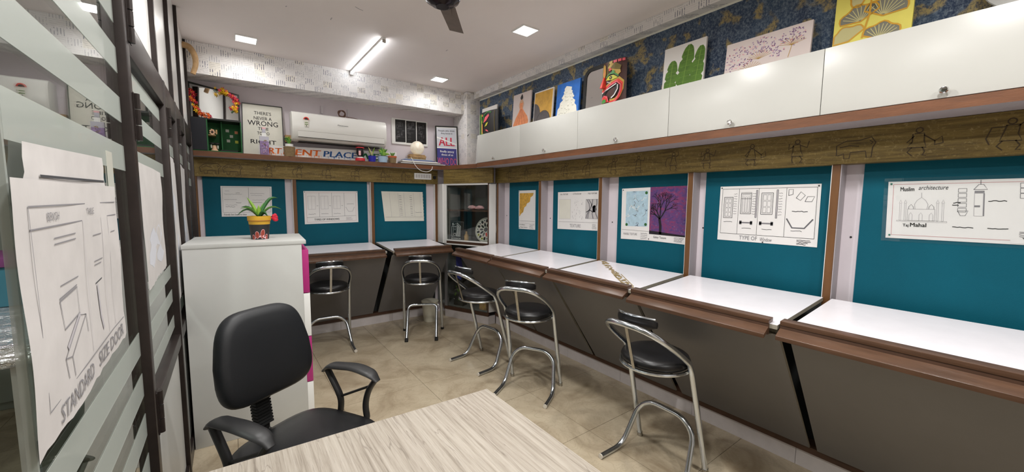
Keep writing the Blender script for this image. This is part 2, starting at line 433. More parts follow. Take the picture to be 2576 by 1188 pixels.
class Art(MB):
    """A flat (or curved) printed sheet: u runs 0..a, v runs 0..1 upwards."""
    def __init__(s, tl, tr, br, bl, nrm, th=0.0012, fn=None, a=None):
        super().__init__(); s.c = [V(p) for p in (tl, tr, br, bl)]; s.nv = V(nrm).normalized(); s.th = th; s.fn = fn
        n = (s.c[2]-s.c[3]).cross(s.c[0]-s.c[3])
        if n.length > 1e-9 and fn is None:      # keep the sheet flat
            n.normalize(); s.c[1] = s.c[1]-n*(s.c[1]-s.c[3]).dot(n); s.nv = n if n.dot(s.nv) > 0 else -n
        s.H = ((s.c[0]-s.c[3]).length+(s.c[1]-s.c[2]).length)/2; s.W = ((s.c[0]-s.c[1]).length+(s.c[2]-s.c[3]).length)/2
        s.a = a or s.W/s.H; s.lay = 0
    def P(s, u, v, lay=0.0):
        if s.fn: return s.fn(u, v, lay)
        q = u/s.a; top = s.c[0].lerp(s.c[1], q); bot = s.c[3].lerp(s.c[2], q)
        return bot.lerp(top, v)+s.nv*(s.th+lay*0.0004)
    def sheet(s, mat, back=None):
        A = [s.P(0, 0), s.P(s.a, 0), s.P(s.a, 1), s.P(0, 1)]; B = [p-s.nv*s.th for p in A]
        return s.hexa(B+A, mat)
    def poly(s, pts, mat, lay=1): s.add([s.P(u, v, lay) for u, v in pts], [list(range(len(pts)))], mat); return s
    def rect(s, u0, u1, v0, v1, mat, lay=1): return s.poly([(u0, v0), (u1, v0), (u1, v1), (u0, v1)], mat, lay)
    def line(s, pts, w, mat, lay=2, closed=False):
        P = [V((p[0], p[1])) for p in pts]; L = []; Rr = []; n = len(P)
        for i in range(n):
            if closed: d = P[(i+1) % n]-P[i-1]
            else: d = P[min(i+1, n-1)]-P[max(i-1, 0)]
            d = d.normalized() if d.length > 1e-9 else V((1, 0)); q = V((-d.y, d.x))*w/2
            L.append(P[i]+q); Rr.append(P[i]-q)
        vs = [s.P(p.x, p.y, lay) for p in L]+[s.P(p.x, p.y, lay) for p in Rr]
        fs = [(i, (i+1) % n, n+(i+1) % n, n+i) for i in range(n if closed else n-1)]
        return s.add(vs, fs, mat)
    def frame(s, u0, u1, v0, v1, w, mat, lay=2):
        for p in ([(u0, v0), (u1, v0)], [(u1, v0), (u1, v1)], [(u1, v1), (u0, v1)], [(u0, v1), (u0, v0)]): s.line(p, w, mat, lay)
        return s
    def disc(s, u, v, ru, rv, mat, lay=1, n=16, rot=0.0):
        c, q = math.cos(rot), math.sin(rot)
        return s.poly([(u+ru*math.cos(t)*c-rv*math.sin(t)*q, v+ru*math.cos(t)*q+rv*math.sin(t)*c) for t in [2*math.pi*k/n for k in range(n)]], mat, lay)
    def ring(s, u, v, ru, rv, w, mat, lay=2, n=20):
        return s.line([(u+ru*math.cos(2*math.pi*k/n), v+rv*math.sin(2*math.pi*k/n)) for k in range(n)], w, mat, lay, True)
    def text(s, body, u, v, h, mat, lay=3, width=None, bold=0.0, shear=0.0, center=False, slope=0.0, spacing=1.0):
        vs, fs, w = text_geo(body, 0.0, shear, spacing); k = h/0.73; kx = (width/w) if width else k
        u0 = u-(w*kx)/2 if center else u
        for e in ((-bold, bold) if bold > 0 else (0.0,)):      # heavier strokes: the letters laid twice, a hair apart
            s.add([s.P(u0+(x+e)*kx, v+y*k+slope*x*kx, lay) for x, y in vs], fs, mat)
        return s
def squig(rng, u0, u1, v, amp, n=14):
    return [(u0+(u1-u0)*i/n, v+rng.uniform(-amp, amp)) for i in range(n+1)]
def RW(p, x): return (x, p[0], p[1])       # (y,z) on a plane of the right wall
def BW(p, y): return (p[0], y, p[1])       # (x,z) on a plane of the back wall
# ================================================================== THE SETTING
XW, YW, ZC = 2.66, 4.71, 2.85
Y0 = -1.7
floor = struct(bx('floor', -2.3, 2.76, Y0, 4.8, -0.05, -0.006, 'grout'))
tile_me = None
xs = [-2.3, -1.88, -1.26, -0.64, -0.02, 0.60, 1.22, 1.84, 2.46, 2.66]
ys = [Y0, -1.46, -0.84, -0.22, 0.40, 1.02, 1.64, 2.26, 2.88, 3.50, 4.12, 4.74]
for i in range(len(xs)-1):
    for j in range(len(ys)-1):
        bx('tile', xs[i]+0.0012, xs[i+1]-0.0012, ys[j]+0.0012, ys[j+1]-0.0012, -0.006, 0.0, 'floor_tile', floor)
ceiling = struct(bx('ceiling', -2.3, 2.76, Y0, 4.8, ZC, ZC+0.08, 'ceiling'))

wall_back = struct(bx('wall_back', -2.3, 2.76, YW, YW+0.09, 0, ZC, 'lilac'))
bm_ = MB().box(-0.28, 2.49, 4.447, YW-0.001, 2.583, ZC-0.001, 'wallpaper')
bm_.build('ceiling_beam', wall_back)
MB().box(2.47, XW-0.001, 4.36, YW-0.001, 1.924, ZC-0.001, 'wallpaper').build('corner_column', wall_back, bev=0.012)
bx('frieze_board', -0.26, 2.2, 4.64, YW-0.001, 1.70, 1.874, 'frieze', wall_back)
for x in (-0.239, 0.571, 1.373, 2.185):
    bx('divider_post', x-0.017, x+0.017, 4.65, YW-0.001, 0.95, 1.699, 'brown_post', wall_back)
    bx('post_lip', x-0.021, x-0.0175, 4.652, YW-0.001, 0.95, 1.699, 'white', wall_back)

wall_right = struct(bx('wall_right', XW, XW+0.1, Y0, YW-0.001, 0, ZC, 'lilac'))
MB().box(2.575, XW-0.001, Y0+0.01, 4.358, 2.77, ZC-0.001, 'wallpaper').build('ceiling_beam', wall_right)
bx('painted_panel', XW-0.006, XW-0.0005, Y0+0.01, 4.345, 1.93, 2.755, 'blue_wall', wall_right)
bx('panel_border', XW-0.008, XW-0.0005, Y0+0.01, 4.345, 2.755, 2.769, 'relief_white', wall_right)
bx('frieze_board', 2.56, XW-0.001, Y0+0.01, 3.84, 1.70, 1.874, 'frieze', wall_right)
for y in (3.808, 3.038, 2.242, 1.443, 0.652, -0.14, -0.93):
    bx('divider_post', 2.57, XW-0.001, y-0.017, y+0.017, 0.95, 1.699, 'brown_post', wall_right)
    bx('post_lip', 2.572, XW-0.001, y-0.0215, y-0.0175, 0.95, 1.699, 'under_lilac', wall_right)
    bx('post_lip', 2.572, XW-0.001, y+0.0175, y+0.0205, 0.95, 1.699, 'white', wall_right)
for y in (3.74, 2.97, 2.175, 1.385, 0.59):
    MB().lathe([(0.0, 2.657), (0.005, 2.6572), (0.005, 2.6595)], (0, y, 1.32), 'black', 10, axis='x').build('screw_hole', wall_right)
bx('shade_board', XW-0.004, XW-0.0005, Y0+0.01, 3.82, 0.141, 0.968, 'painted_shade', wall_right)  # dark board painted as the unlit space behind the right desks
bx('shade_board', -0.2, 2.18, YW-0.004, YW-0.0005, 0.141, 0.968, 'painted_shade', wall_back)  # same painted shade behind the back desks
a = Art((0.2, 2.2, ZC), (2.2, 2.2, ZC), (2.2, 4.2, ZC), (0.2, 4.2, ZC), (0, 0, -1), 0.0004)
rng = random.Random(77)
for i in range(14):
    c = (rng.uniform(0.05, 0.95), rng.uniform(0.05, 0.95)); d = rng.uniform(0, 6.28); l = rng.uniform(0.006, 0.02)
    a.line([c, (c[0]+l*math.cos(d), c[1]+l*math.sin(d)), (c[0]+l*math.cos(d)*1.6+0.003, c[1]+l*math.sin(d)*1.3)], 0.0035, rng.choice(['white', 'ink_pale']), 1)
a.build('paint_scratch', ceiling)
# carved line figures scratched into the frieze boards
def figure(a, u, rng, h=0.75, v0=0.1):
    k = rng.choice((0, 1, 2, 3)); w = 0.028; s = h
    def L(pts): a.line([(u+p[0]*s, v0+p[1]*s) for p in pts], w, 'figure_line', 1)
    j = lambda q=0.05: rng.uniform(-q, q)
    if k == 3:      # a bulky beast
        b = [(-0.55+j(), 0.18), (-0.6, 0.55+j()), (-0.3, 0.78+j()), (0.1, 0.72+j()), (0.45, 0.82), (0.62+j(), 0.6), (0.5, 0.42), (0.48, 0.05), (0.34, 0.05), (0.3, 0.3), (-0.15, 0.28), (-0.18, 0.05), (-0.34, 0.05), (-0.36, 0.25), (-0.55, 0.18)]
        L(b); L([(-0.5, 0.5), (-0.2, 0.6+j()), (0.1, 0.5)]); L([(0.4, 0.7), (0.5, 0.62), (0.44, 0.55)]); return
    L([(0.09*math.cos(q), 0.9+0.09*math.sin(q)) for q in [2*math.pi*i/9 for i in range(10)]])
    L([(-0.12+j(), 0.78), (-0.16, 0.5+j()), (-0.26+j(), 0.3), (0.2+j(), 0.28), (0.14, 0.5), (0.12+j(), 0.78), (-0.12, 0.78)])
    L([(-0.16, 0.3), (-0.22+j(), 0.14), (-0.14, 0.0)]); L([(0.1, 0.3), (0.2+j(), 0.14), (0.12, 0.0), (0.22, 0.0)])
    if k == 0: L([(-0.12, 0.74), (-0.34+j(), 0.6), (-0.3, 0.84)]); L([(0.12, 0.74), (0.36, 0.66+j()), (0.42, 0.9)])
    if k == 1: L([(0.12, 0.72), (0.4, 0.5+j()), (0.56, 0.62), (0.6, 0.4), (0.4, 0.34), (0.4, 0.5)]); L([(-0.12, 0.7), (-0.3, 0.48), (-0.16, 0.42+j())])
    if k == 2: L([(-0.12, 0.74), (-0.4, 0.7+j()), (-0.5, 0.4), (-0.42, 0.2)]); L([(0.12, 0.72), (0.3, 0.9+j()), (0.26, 1.0)])
rng = random.Random(5)
for y in [0.10, 0.36, 0.58, 0.83, 1.06, 1.33, 1.57, 1.86, 2.10, 2.38, 2.66, 2.95, 3.25, 3.55]:
    a = Art((2.5598, y+0.12, 1.872), (2.5598, y-0.12, 1.872), (2.5598, y-0.12, 1.702), (2.5598, y+0.12, 1.702), (-1, 0, 0), 0.0)
    figure(a, a.a/2, rng); a.build('carved_figure', wall_right)
for x in [-0.12, 0.05, 0.35, 0.62, 0.9, 1.2, 1.5, 1.75, 2.02]:
    a = Art((x-0.12, 4.6398, 1.872), (x+0.12, 4.6398, 1.872), (x+0.12, 4.6398, 1.702), (x-0.12, 4.6398, 1.702), (0, -1, 0), 0.0)
    figure(a, a.a/2, rng); a.build('carved_figure', wall_back)
struct(bx('wall_front', -2.3, 2.76, Y0-0.1, Y0-0.001, 0, ZC, 'rear_wall'))
struct(bx('wall_left', -2.4, -2.301, Y0, 4.8, 0, ZC, 'grey_green'))

# skirting: tiles along the foot of the walls
bb = struct(bx('baseboard_right', 2.585, XW-0.001, Y0+0.01, 3.83, 0.0005, 0.1, 'skirting'))
y = 3.83
while y > Y0+0.1:
    y2 = max(Y0+0.02, y-0.62); bx('tile', 2.57, 2.584, y2+0.001, y-0.001, 0.0005, 0.104, 'skirting', bb); y = y2
bb = struct(bx('baseboard_back', -0.22, 2.1, 4.665, YW-0.001, 0.0005, 0.1, 'skirting'))
x = -0.22
while x < 2.05:
    x2 = min(2.1, x+0.6); bx('tile', x+0.001, x2-0.001, 4.65, 4.664, 0.0005, 0.104, 'skirting', bb); x = x2
struct(bx('trim_1', 2.556, XW-0.001, Y0+0.01, 3.83, 0.105, 0.14, 'brown_dark'))
struct(bx('trim_2', -0.22, 2.1, 4.636, YW-0.001, 0.105, 0.14, 'brown_dark'))

# ------------------------------------------------------------------ glazed partition on the left
part = struct(bx('wall_partition', -0.275, -0.23, 1.70, 4.63, 0.0005, 0.08, 'alu_brown'))
XA, XB = -0.28, -0.225
for i, (y, h) in enumerate(((1.675, ZC-0.002), (2.58, 2.07), (3.10, 2.07), (3.70, 2.07), (4.40, 2.07))):
    bx('post', XA, XB, y, y+0.045, 0.001, h, 'alu_brown', part, bev=0.004)
for y0, y1 in ((1.721, 2.579), (2.626, 3.099), (3.146, 3.699), (3.746, 4.399)):
    bx('lower_panel', -0.262, -0.245, y0, y1, 0.081, 0.739, 'grey_white', part)
    bx('rail', XA+0.004, XB-0.004, y0, y1, 0.74, 0.80, 'alu_brown', part, bev=0.004)
    bx('rail', XA+0.004, XB-0.004, y0, y1, 1.95, 2.07, 'alu_brown', part, bev=0.004)
    bx('pane', -0.255, -0.251, y0, y1, 0.80, 1.95, 'glass', part)
    for z in (0.84, 0.975, 1.10, 1.60, 1.735, 1.87):
        bx('frosted_band', -0.2508, -0.2502, y0+0.002, y1-0.002, z, z+0.062, 'frost', part)
for y0, y1 in ((1.721, 2.45), (2.48, 3.10), (3.13, 3.72), (3.75, 4.44)):
    bx('transom_panel', -0.262, -0.25, y0, y1, 2.071, ZC-0.002, 'laminate', part)
    bx('transom_post', XA+0.006, XB-0.006, y1, y1+0.028, 2.071, ZC-0.002, 'alu_brown', part)
    bx('transom_bead', -0.25, -0.243, y0, y1, 2.10, 2.106, 'alu_brown', part)
for y, z0 in ((1.722, 1.98), (1.722, 1.68), (2.626, 1.80), (3.146, 1.83), (1.722, 0.70)):
    h = MB()
    for k in range(3): h.lathe([(0.009, z0+k*0.05), (0.009, z0+k*0.05+0.046)], (XB+0.006, y, 0), 'alu_brown', 10)
    h.box(XB, XB+0.003, y-0.022, y+0.03, z0, z0+0.145, 'alu_brown'); h.build('hinge', part)
# the big frameless pane nearest the room's middle
door = struct(bx('door_1', -0.256, -0.250, 0.862, 1.673, 0.004, 2.75, 'glass'))
for z in [0.05+0.135*k for k in range(8)]+[1.58+0.145*k for k in range(8)]:
    bx('frosted_band', -0.2494, -0.2488, 0.866, 1.671, z, z+0.075, 'frost', door)
bx('top_rail', -0.275, -0.235, Y0+0.02, 1.673, 2.752, ZC-0.002, 'alu_brown', door)
bx('edge_strip', -0.258, -0.248, 0.855, 0.8615, 0.004, 2.75, 'frost', door)

# ================================================================== LIGHTS IN THE CEILING
def led(x, y, label, g='square ceiling lights', pw=1.0):
    t = thing('ceiling_light', label, 'ceiling light', (x, y, ZC-0.011), 0, g); s = 0.08
    m = MB()
    for a in ((-s, s, -s, -s+0.008), (-s, s, s-0.008, s), (-s, -s+0.008, -s+0.008, s-0.008), (s-0.008, s, -s+0.008, s-0.008)):
        m.box(x+a[0], x+a[1], y+a[2], y+a[3], ZC-0.011, ZC-0.0005, 'white')
    m.build('frame', t)
    bx('diffuser', x-s+0.008, x+s-0.008, y-s+0.008, y+s-0.008, ZC-0.008, ZC-0.001, 'led', t)
    d = bpy.data.lights.new('panel_light', 'AREA'); d.shape = 'SQUARE'; d.size = 0.14; d.energy = PANEL_W*pw; d.color = (1.0, 0.985, 0.96); d.spread = R(165)
    o = bpy.data.objects.new('panel_light', d); COL.objects.link(o); o.parent = t; o.location = (0, 0, -0.006)
emis('led', (255, 250, 240), 9.0); emis('tube', (250, 253, 255), TUBE_W*4.5)
led(0.19, 4.11, 'square ceiling light nearest the glass partition and the back beam', pw=0.2)
led(1.98, 4.11, 'square ceiling light in the far right corner of the ceiling', pw=0.2)
led(1.975, 2.54, 'bright square ceiling light between the fan and the blue wall', pw=0.3)
led(0.42, 2.2, 'unseen ceiling light added above the filing cabinet', 'unseen ceiling lights added for fill')  # from here on unseen panels, added to fill the room with light
led(1.25, 1.40, 'unseen ceiling light added above the gap between table and stools', 'unseen ceiling lights added for fill')
led(0.3, 0.6, 'unseen ceiling light added above the whitewashed table', 'unseen ceiling lights added for fill')
led(1.35, 0.1, 'unseen ceiling light added beside the whitewashed table', 'unseen ceiling lights added for fill')
led(1.2, -0.9, 'unseen ceiling light added behind the viewer', 'unseen ceiling lights added for fill')
led(-1.2, 2.0, 'unseen ceiling light added in the neighbouring room', 'unseen ceiling lights added for fill')  # unseen too, added to light the room behind the glass
t = thing('tube_light', 'long thin white tube light fixed to the ceiling before the beam', 'tube light', (1.12, 3.9, ZC-0.04))
MB().box(1.108, 1.132, 3.36, 4.43, ZC-0.018, ZC-0.0005, 'white').build('batten', t)
MB().tube([(1.12, 3.375, ZC-0.028), (1.12, 4.415, ZC-0.028)], 0.0095, 'tube', 12).build('tube', t, smooth=True)
for y in (3.362, 4.416): bx('end_cap', 1.106, 1.134, y, y+0.014, ZC-0.042, ZC-0.018, 'ac_grey', t)
# marks on the ceiling are left to the paint; the fan hangs from it
FX, FY = 1.02, 2.07
t = thing('ceiling_fan', 'dark brown three-blade ceiling fan with a chrome-ringed hub', 'fan', (FX, FY, 2.57))
MB().lathe([(0.0, 2.572), (0.036, 2.572), (0.042, 2.580), (0.062, 2.584), (0.070, 2.592), (0.092, 2.604), (0.1, 2.622), (0.1, 2.66), (0.085, 2.69), (0.03, 2.70)], (FX, FY, 0), 'fan_hub', 40).build('motor_hub', t, smooth=True)
MB().tube([(FX+0.099*math.cos(a), FY+0.099*math.sin(a), 2.622) for a in [2*math.pi*k/40 for k in range(40)]], 0.0035, 'chrome', 8, True).build('chrome_ring', t, smooth=True)
MB().tube([(FX, FY, 2.70), (FX, FY, 2.80)], 0.012, 'fan_hub', 12).build('down_rod', t, smooth=True)
MB().lathe([(0.02, 2.78), (0.055, 2.80), (0.06, 2.845), (0.0, 2.848)], (FX, FY, 0), 'fan_hub', 28).build('canopy', t, smooth=True)
for k in range(3):
    a = R(51.8+120*k); d = V((math.cos(a), math.sin(a), 0)); n = V((-d.y, d.x, 0)); c = V((FX, FY, 2.635))
    def bp(r, w, z): return c+d*r+n*w+V((0, 0, z))
    MB().hexa([bp(0.12, -0.052, -0.012), bp(0.47, -0.044, -0.012), bp(0.46, 0.05, 0.006), bp(0.12, 0.05, 0.006),
               bp(0.12, -0.052, -0.009), bp(0.47, -0.044, -0.009), bp(0.46, 0.05, 0.009), bp(0.12, 0.05, 0.009)], 'fan_blade').build('blade', t)
    MB().hexa([bp(0.095, -0.028, -0.016), bp(0.2, -0.014, -0.014), bp(0.2, 0.014, -0.009), bp(0.095, 0.028, -0.009),
               bp(0.095, -0.028, -0.011), bp(0.2, -0.014, -0.0105), bp(0.2, 0.014, -0.006), bp(0.095, 0.028, -0.002)], 'fan_blade').build('blade_bracket', t)

# ================================================================== BUILT-IN SHELF, CUPBOARDS, BOARDS, DESKS
poly = [(-0.26, 4.708), (-0.26, 4.50), (2.18, 4.512), (2.372, 3.955), (2.345, 3.90), (2.345, -1.2), (2.658, -1.2), (2.658, 4.357), (2.46, 4.357), (2.46, 4.708)]
sh = MB(); n = len(poly)
sh.add([(x, y, 1.876) for x, y in poly], [list(range(n))[::-1]], 'under_lilac'); sh.add([(x, y, 1.922) for x, y in poly], [list(range(n))], 'brown_shelf')
for i in range(n):
    p, q = poly[i], poly[(i+1) % n]; sh.add([(p[0], p[1], 1.876), (q[0], q[1], 1.876), (q[0], q[1], 1.922), (p[0], p[1], 1.922)], [(0, 1, 2, 3)], 'brown_shelf')
tag(sh.build('wall_shelf'), 'long brown wooden shelf running round the back and right walls', 'shelf')
seams = [3.905, 3.095, 2.312, 1.492, 0.679, -0.13, -0.93]
knoby = [3.553, 2.716, 1.906, 1.095, 0.272, -0.54]
labs = ['white overhead cupboard at the far end beside the wallpapered column', 'white overhead cupboard under the dress and gold abstract paintings',
        'white overhead cupboard under the dark mirror and carved mask', 'white overhead cupboard under the green leaf painting',
        'widest white overhead cupboard in view, under the yellow painting', 'white overhead cupboard beyond the right edge of the photo']
for k in range(6):
    y1, y0 = seams[k]-0.0015, seams[k+1]+0.0015
    t = thing('overhead_cupboard', labs[k], 'cupboard', (2.5, (y0+y1)/2, 1.9225), 0, 'white overhead cupboards')
    if k == 0: MB().prism([(2.371, y0, 1.9225), (2.371, 3.9035, 1.9225), (2.51, 4.11, 1.9225), (2.64, 4.33, 1.9225), (2.64, y0, 1.9225)], (0, 0, 0.3135), 'cab_white').build('body', t)
    else: bx('body', 2.371, 2.640, y0, y1, 1.9225, 2.236, 'cab_white', t)
    dr = bx('door', 2.351, 2.370, y0, y1, 1.926, 2.238, 'cab_white', t, bev=0.001); WM[dr.name] = Matrix.Identity(4)
    ky = knoby[k]
    MB().lathe([(0.0, 2.3225), (0.011, 2.3235), (0.0145, 2.329), (0.012, 2.336), (0.006, 2.340), (0.006, 2.3505)], (0, ky, 1.955), 'knob', 20, axis='x').build('knob', dr, smooth=True)
    if k == 0: MB().hexa([(2.352, 3.906, 1.926), (2.40, 3.906, 1.926), (2.37, 3.965, 1.926), (2.365, 3.965, 1.926), (2.352, 3.906, 2.2), (2.40, 3.906, 2.2), (2.38, 3.95, 2.2), (2.375, 3.95, 2.2)], 'cab_white').build('end_panel', t)

def board(name, quad, label):
    x0, x1, y0, y1 = quad
    return tag(bx('pin_board', x0, x1, y0, y1, 0.975, 1.7, 'teal', None), label, 'pin board', 'teal pin boards')
for y0, y1, lb in ((3.06, 3.665, 'teal pin board beside the glass corner cupboard, holding a gold triangle sheet'),
                   (2.265, 2.914, 'teal pin board holding the sheet of three pencil textures'),
                   (1.466, 2.108, 'teal pin board holding the purple tree painting'),
                   (0.675, 1.371, 'teal pin board holding the large sheet of window types'),
                   (-0.115, 0.556, 'teal pin board at the right edge holding the plastic-covered monument sheet')):
    board('pin_board', (2.642, XW-0.0008, y0, y1), lb)
for x0, x1, lb in ((-0.185, 0.489, 'teal pin board behind the potted plant on the cabinet'), (0.594, 1.324, 'teal pin board on the back wall holding the windows sheet'),
                   (1.398, 2.062, 'teal pin board on the back wall with a slanting curled sheet')):
    board('pin_board', (x0, x1, 4.692, YW-0.0008), lb)

def desk(P, u0, u1, label, sh_=0.03, ex=0.0, extra=None):
    """P(u, s, z): u along the wall, s distance out from the wall line."""
    t = thing('drafting_desk', label, 'desk', P((u0+u1)/2, 0.3, 0.14), 0, 'fold-down drafting desks')
    fr = 0.585+ex
    def H(s0, z0, s1, z1, th, a, b, mat, name, bev=0.002):
        p = [P(a, s0, z0-th), P(b, s0, z0-th), P(b, s1, z1-th), P(a, s1, z1-th), P(a, s0, z0), P(b, s0, z0), P(b, s1, z1), P(a, s1, z1)]
        m = MB(); m.hexa(p, mat); return m.build(name, t, bev=bev)
    m = MB(); p = [P(u0, 0.0, 0.972), P(u1, 0.0, 0.972), P(u1, fr, 0.930), P(u0, fr, 0.930), P(u0, 0.0, 0.992), P(u1, 0.0, 0.992), P(u1, fr, 0.950), P(u0, fr, 0.950)]
    m.add(p, [(4, 5, 6, 7)], 'top_white'); m.add(p, [(0, 3, 2, 1), (0, 1, 5, 4), (1, 2, 6, 5), (2, 3, 7, 6), (3, 0, 4, 7)], 'edge_beige')
    m.build('desk_top', t)
    a, b = u0+sh_, u1+sh_
    H(fr-0.036, 0.9745, fr+0.013, 0.971, 0.0195, a, b, 'brown', 'stop_rail')
    H(fr+0.001, 0.951, fr+0.011, 0.951, 0.05, a, b, 'brown_dark', 'front_batten')
    H(fr+0.0115, 0.938, fr+0.056, 0.912, 0.019, a, b, 'brown', 'pencil_ledge')
    m = MB(); p = [P(u0, fr-0.02, 0.898), P(u1, fr-0.02, 0.898), P(u1, 0.025, 0.142), P(u0, 0.025, 0.142)]
    q = [P(u0, fr-0.042, 0.898), P(u1, fr-0.042, 0.898), P(u1, 0.008, 0.142), P(u0, 0.008, 0.142)]
    m.add(p+q, [(0, 1, 2, 3)], 'panel_grey'); m.add(p+q, [(4, 7, 6, 5), (0, 4, 5, 1), (1, 5, 6, 2), (2, 6, 7, 3), (3, 7, 4, 0)], 'edge_beige'); m.build('front_panel', t)
    H(fr-0.075, 0.928, fr-0.05, 0.926, 0.03, u0+0.02, u1-0.02, 'edge_beige', 'inner_batten')
    return t
PR = lambda u, s, z: (2.57-s, u, z)
PB = lambda u, s, z: (u, 4.65-s, z)
for u0, u1, ex, lb in ((3.055, 3.765, -0.03, 'white-topped drafting desk nearest the glass corner cupboard'), (2.258, 3.02, -0.02, 'white-topped drafting desk below the sheet of three textures'),
                       (1.46, 2.218, -0.01, 'white-topped drafting desk with brown tape residue across it'), (0.663, 1.412, 0.02, 'white-topped drafting desk below the large window types sheet'),
                       (-0.13, 0.626, 0.0, 'white-topped drafting desk cut off by the right edge of the photo')):
    d = desk(PR, u0, u1, lb, 0.03, ex)
    if abs(u0-1.46) < 1e-6:
        rng = random.Random(3)
        a = Art(PR(2.218, 0.0, 0.992), PR(1.46, 0.0, 0.992), PR(1.46, 0.53, 0.9542), PR(2.218, 0.53, 0.9542), (0, 0, 1), 0.0002)
        for k in range(60):
            q = k/59; u = 0.05+1.24*q; v = 1.0-0.98*q; w = 0.062+0.012*math.sin(q*9)
            for e in (-1, 1):
                if rng.random() < 0.8:
                    c = (u+e*w*rng.uniform(0.1, 1.0), v); r = rng.uniform(0.012, 0.028)
                    a.poly([(c[0]+r*rng.uniform(0.6, 1.4)*math.cos(g), c[1]+r*rng.uniform(0.6, 1.4)*math.sin(g)) for g in [2*math.pi*i/7 for i in range(7)]], 'residue', 1)
        for e in (-0.06, 0.1): a.line([(0.05+1.24*q+e, 1-0.98*q) for q in (0.55, 0.65, 0.75, 0.85, 0.95)], 0.012, 'residue', 1)
        a.build('tape_residue', d)['kind'] = 'stuff'
for u0, u1, lb in ((-0.2, 0.545, 'white-topped drafting desk hidden behind the filing cabinet'), (0.595, 1.335, 'white-topped drafting desk on the back wall beside the filing cabinet'),
                   (1.40, 2.075, 'white-topped drafting desk on the back wall nearest the corner cupboard')):
    desk(PB, u0, u1, lb, 0.015 if u0 > 1.3 else -0.02, 0.005)

# ------------------------------------------------------------------ glazed corner cupboard
A, B, Cc = V((2.205, 4.466, 0)), V((2.471, 3.843, 0)), V((2.575, 3.838, 0))
ax = (B-A).normalized(); nn = V((-ax.y, ax.x, 0));
if nn.y < 0: nn = -nn            # pointing into the corner
if nn.dot(V((1, 1, 0))) < 0: nn = -nn
L = (B-A).length
def CP(u, d, z): p = A+ax*u+nn*d; return (p.x, p.y, z)
def cbox(m, u0, u1, d0, d1, z0, z1, mat):
    return m.hexa([CP(u0, d0, z0), CP(u1, d0, z0), CP(u1, d1, z0), CP(u0, d1, z0), CP(u0, d0, z1), CP(u1, d0, z1), CP(u1, d1, z1), CP(u0, d1, z1)], mat)
t = thing('corner_cupboard', 'glass-fronted corner cupboard with white frame between the two desk rows', 'cupboard', (2.45, 4.3, 0))
cbox(MB(), 0.0, L, 0.0, 0.02, 0.0005, 0.1, 'skirting').build('plinth', t)
MB().hexa([(2.471, 3.845, 0.0005), (2.5695, 3.845, 0.0005), (2.5695, 3.865, 0.0005), (2.48, 3.865, 0.0005), (2.471, 3.845, 0.1), (2.5695, 3.845, 0.1), (2.5695, 3.865, 0.1), (2.48, 3.865, 0.1)], 'skirting').build('plinth', t)
cbox(MB(), -0.005, L, -0.006, 0.02, 0.1005, 0.14, 'brown_dark').build('base_rail', t)
cbox(MB(), 0.0, 0.035, -0.004, 0.018, 0.95, 1.70, 'laminate').build('stile', t)
cbox(MB(), 0.0, 0.035, -0.004, 0.018, 0.141, 0.949, 'panel_grey').build('stile', t)
MB().hexa([(2.192, 4.49, 0.95), (2.21, 4.475, 0.95), (2.216, 4.70, 0.95), (2.204, 4.70, 0.95), (2.192, 4.49, 1.699), (2.21, 4.475, 1.699), (2.216, 4.70, 1.699), (2.204, 4.70, 1.699)], 'laminate').build('side_panel', t)
cbox(MB(), L-0.012, L, -0.004, 0.018, 0.141, 1.70, 'brown_dark').build('stile', t)
cbox(MB(), 0.036, L-0.013, -0.002, 0.02, 1.68, 1.70, 'laminate').build('top_rail', t)
cbox(MB(), 0.036, L-0.013, -0.004, 0.016, 0.955, 0.985, 'brown_dark').build('mid_rail', t)
cbox(MB(), 0.036, L-0.013, -0.008, -0.004, 0.940, 0.954, 'laminate').build('track', t)
cbox(MB(), 0.036, L-0.013, -0.006, 0.02, 0.986, 1.002, 'laminate').build('sill', t)
cbox(MB(), 0.036, 0.42, 0.002, 0.006, 1.003, 1.679, 'glass_thin').build('pane', t)
cbox(MB(), 0.36, L-0.013, 0.010, 0.014, 1.003, 1.679, 'glass_thin').build('pane', t)
cbox(MB(), 0.036, L-0.013, 0.006, 0.010, 0.142, 0.939, 'glass_thin').build('lower_pane', t)
cbox(MB(), 0.0, L+0.06, -0.01, 0.012, 1.701, 1.874, 'frieze').build('frieze_board', t)
MB().hexa([(2.473, 3.842, 0.15), (2.568, 3.838, 0.15), (2.568, 3.856, 0.15), (2.475, 3.86, 0.15), (2.473, 3.842, 1.69), (2.568, 3.838, 1.69), (2.568, 3.856, 1.69), (2.475, 3.86, 1.69)], 'laminate').build('side_panel', t)
for z in (0.141, 0.55, 0.962, 1.36):
    MB().prism([CP(0.03, 0.02, z), CP(L-0.01, 0.02, z), (2.64, 3.87, z), (2.64, 4.69, z), (2.22, 4.69, z)], (0, 0, 0.018), 'brown_dark' if z > 1 else 'cup_inside').build('inner_shelf', t)
cbox(MB(), 0.05, 0.056, 0.02, 0.2, 1.003, 1.66, 'cup_inside').build('inner_side', t)
MB().box(2.645, 2.655, 3.86, 4.70, 0.16, 1.69, 'cup_inside').build('inner_back', t)
MB().box(2.215, 2.644, 4.69, 4.70, 0.16, 1.69, 'cup_inside').build('inner_back', t)
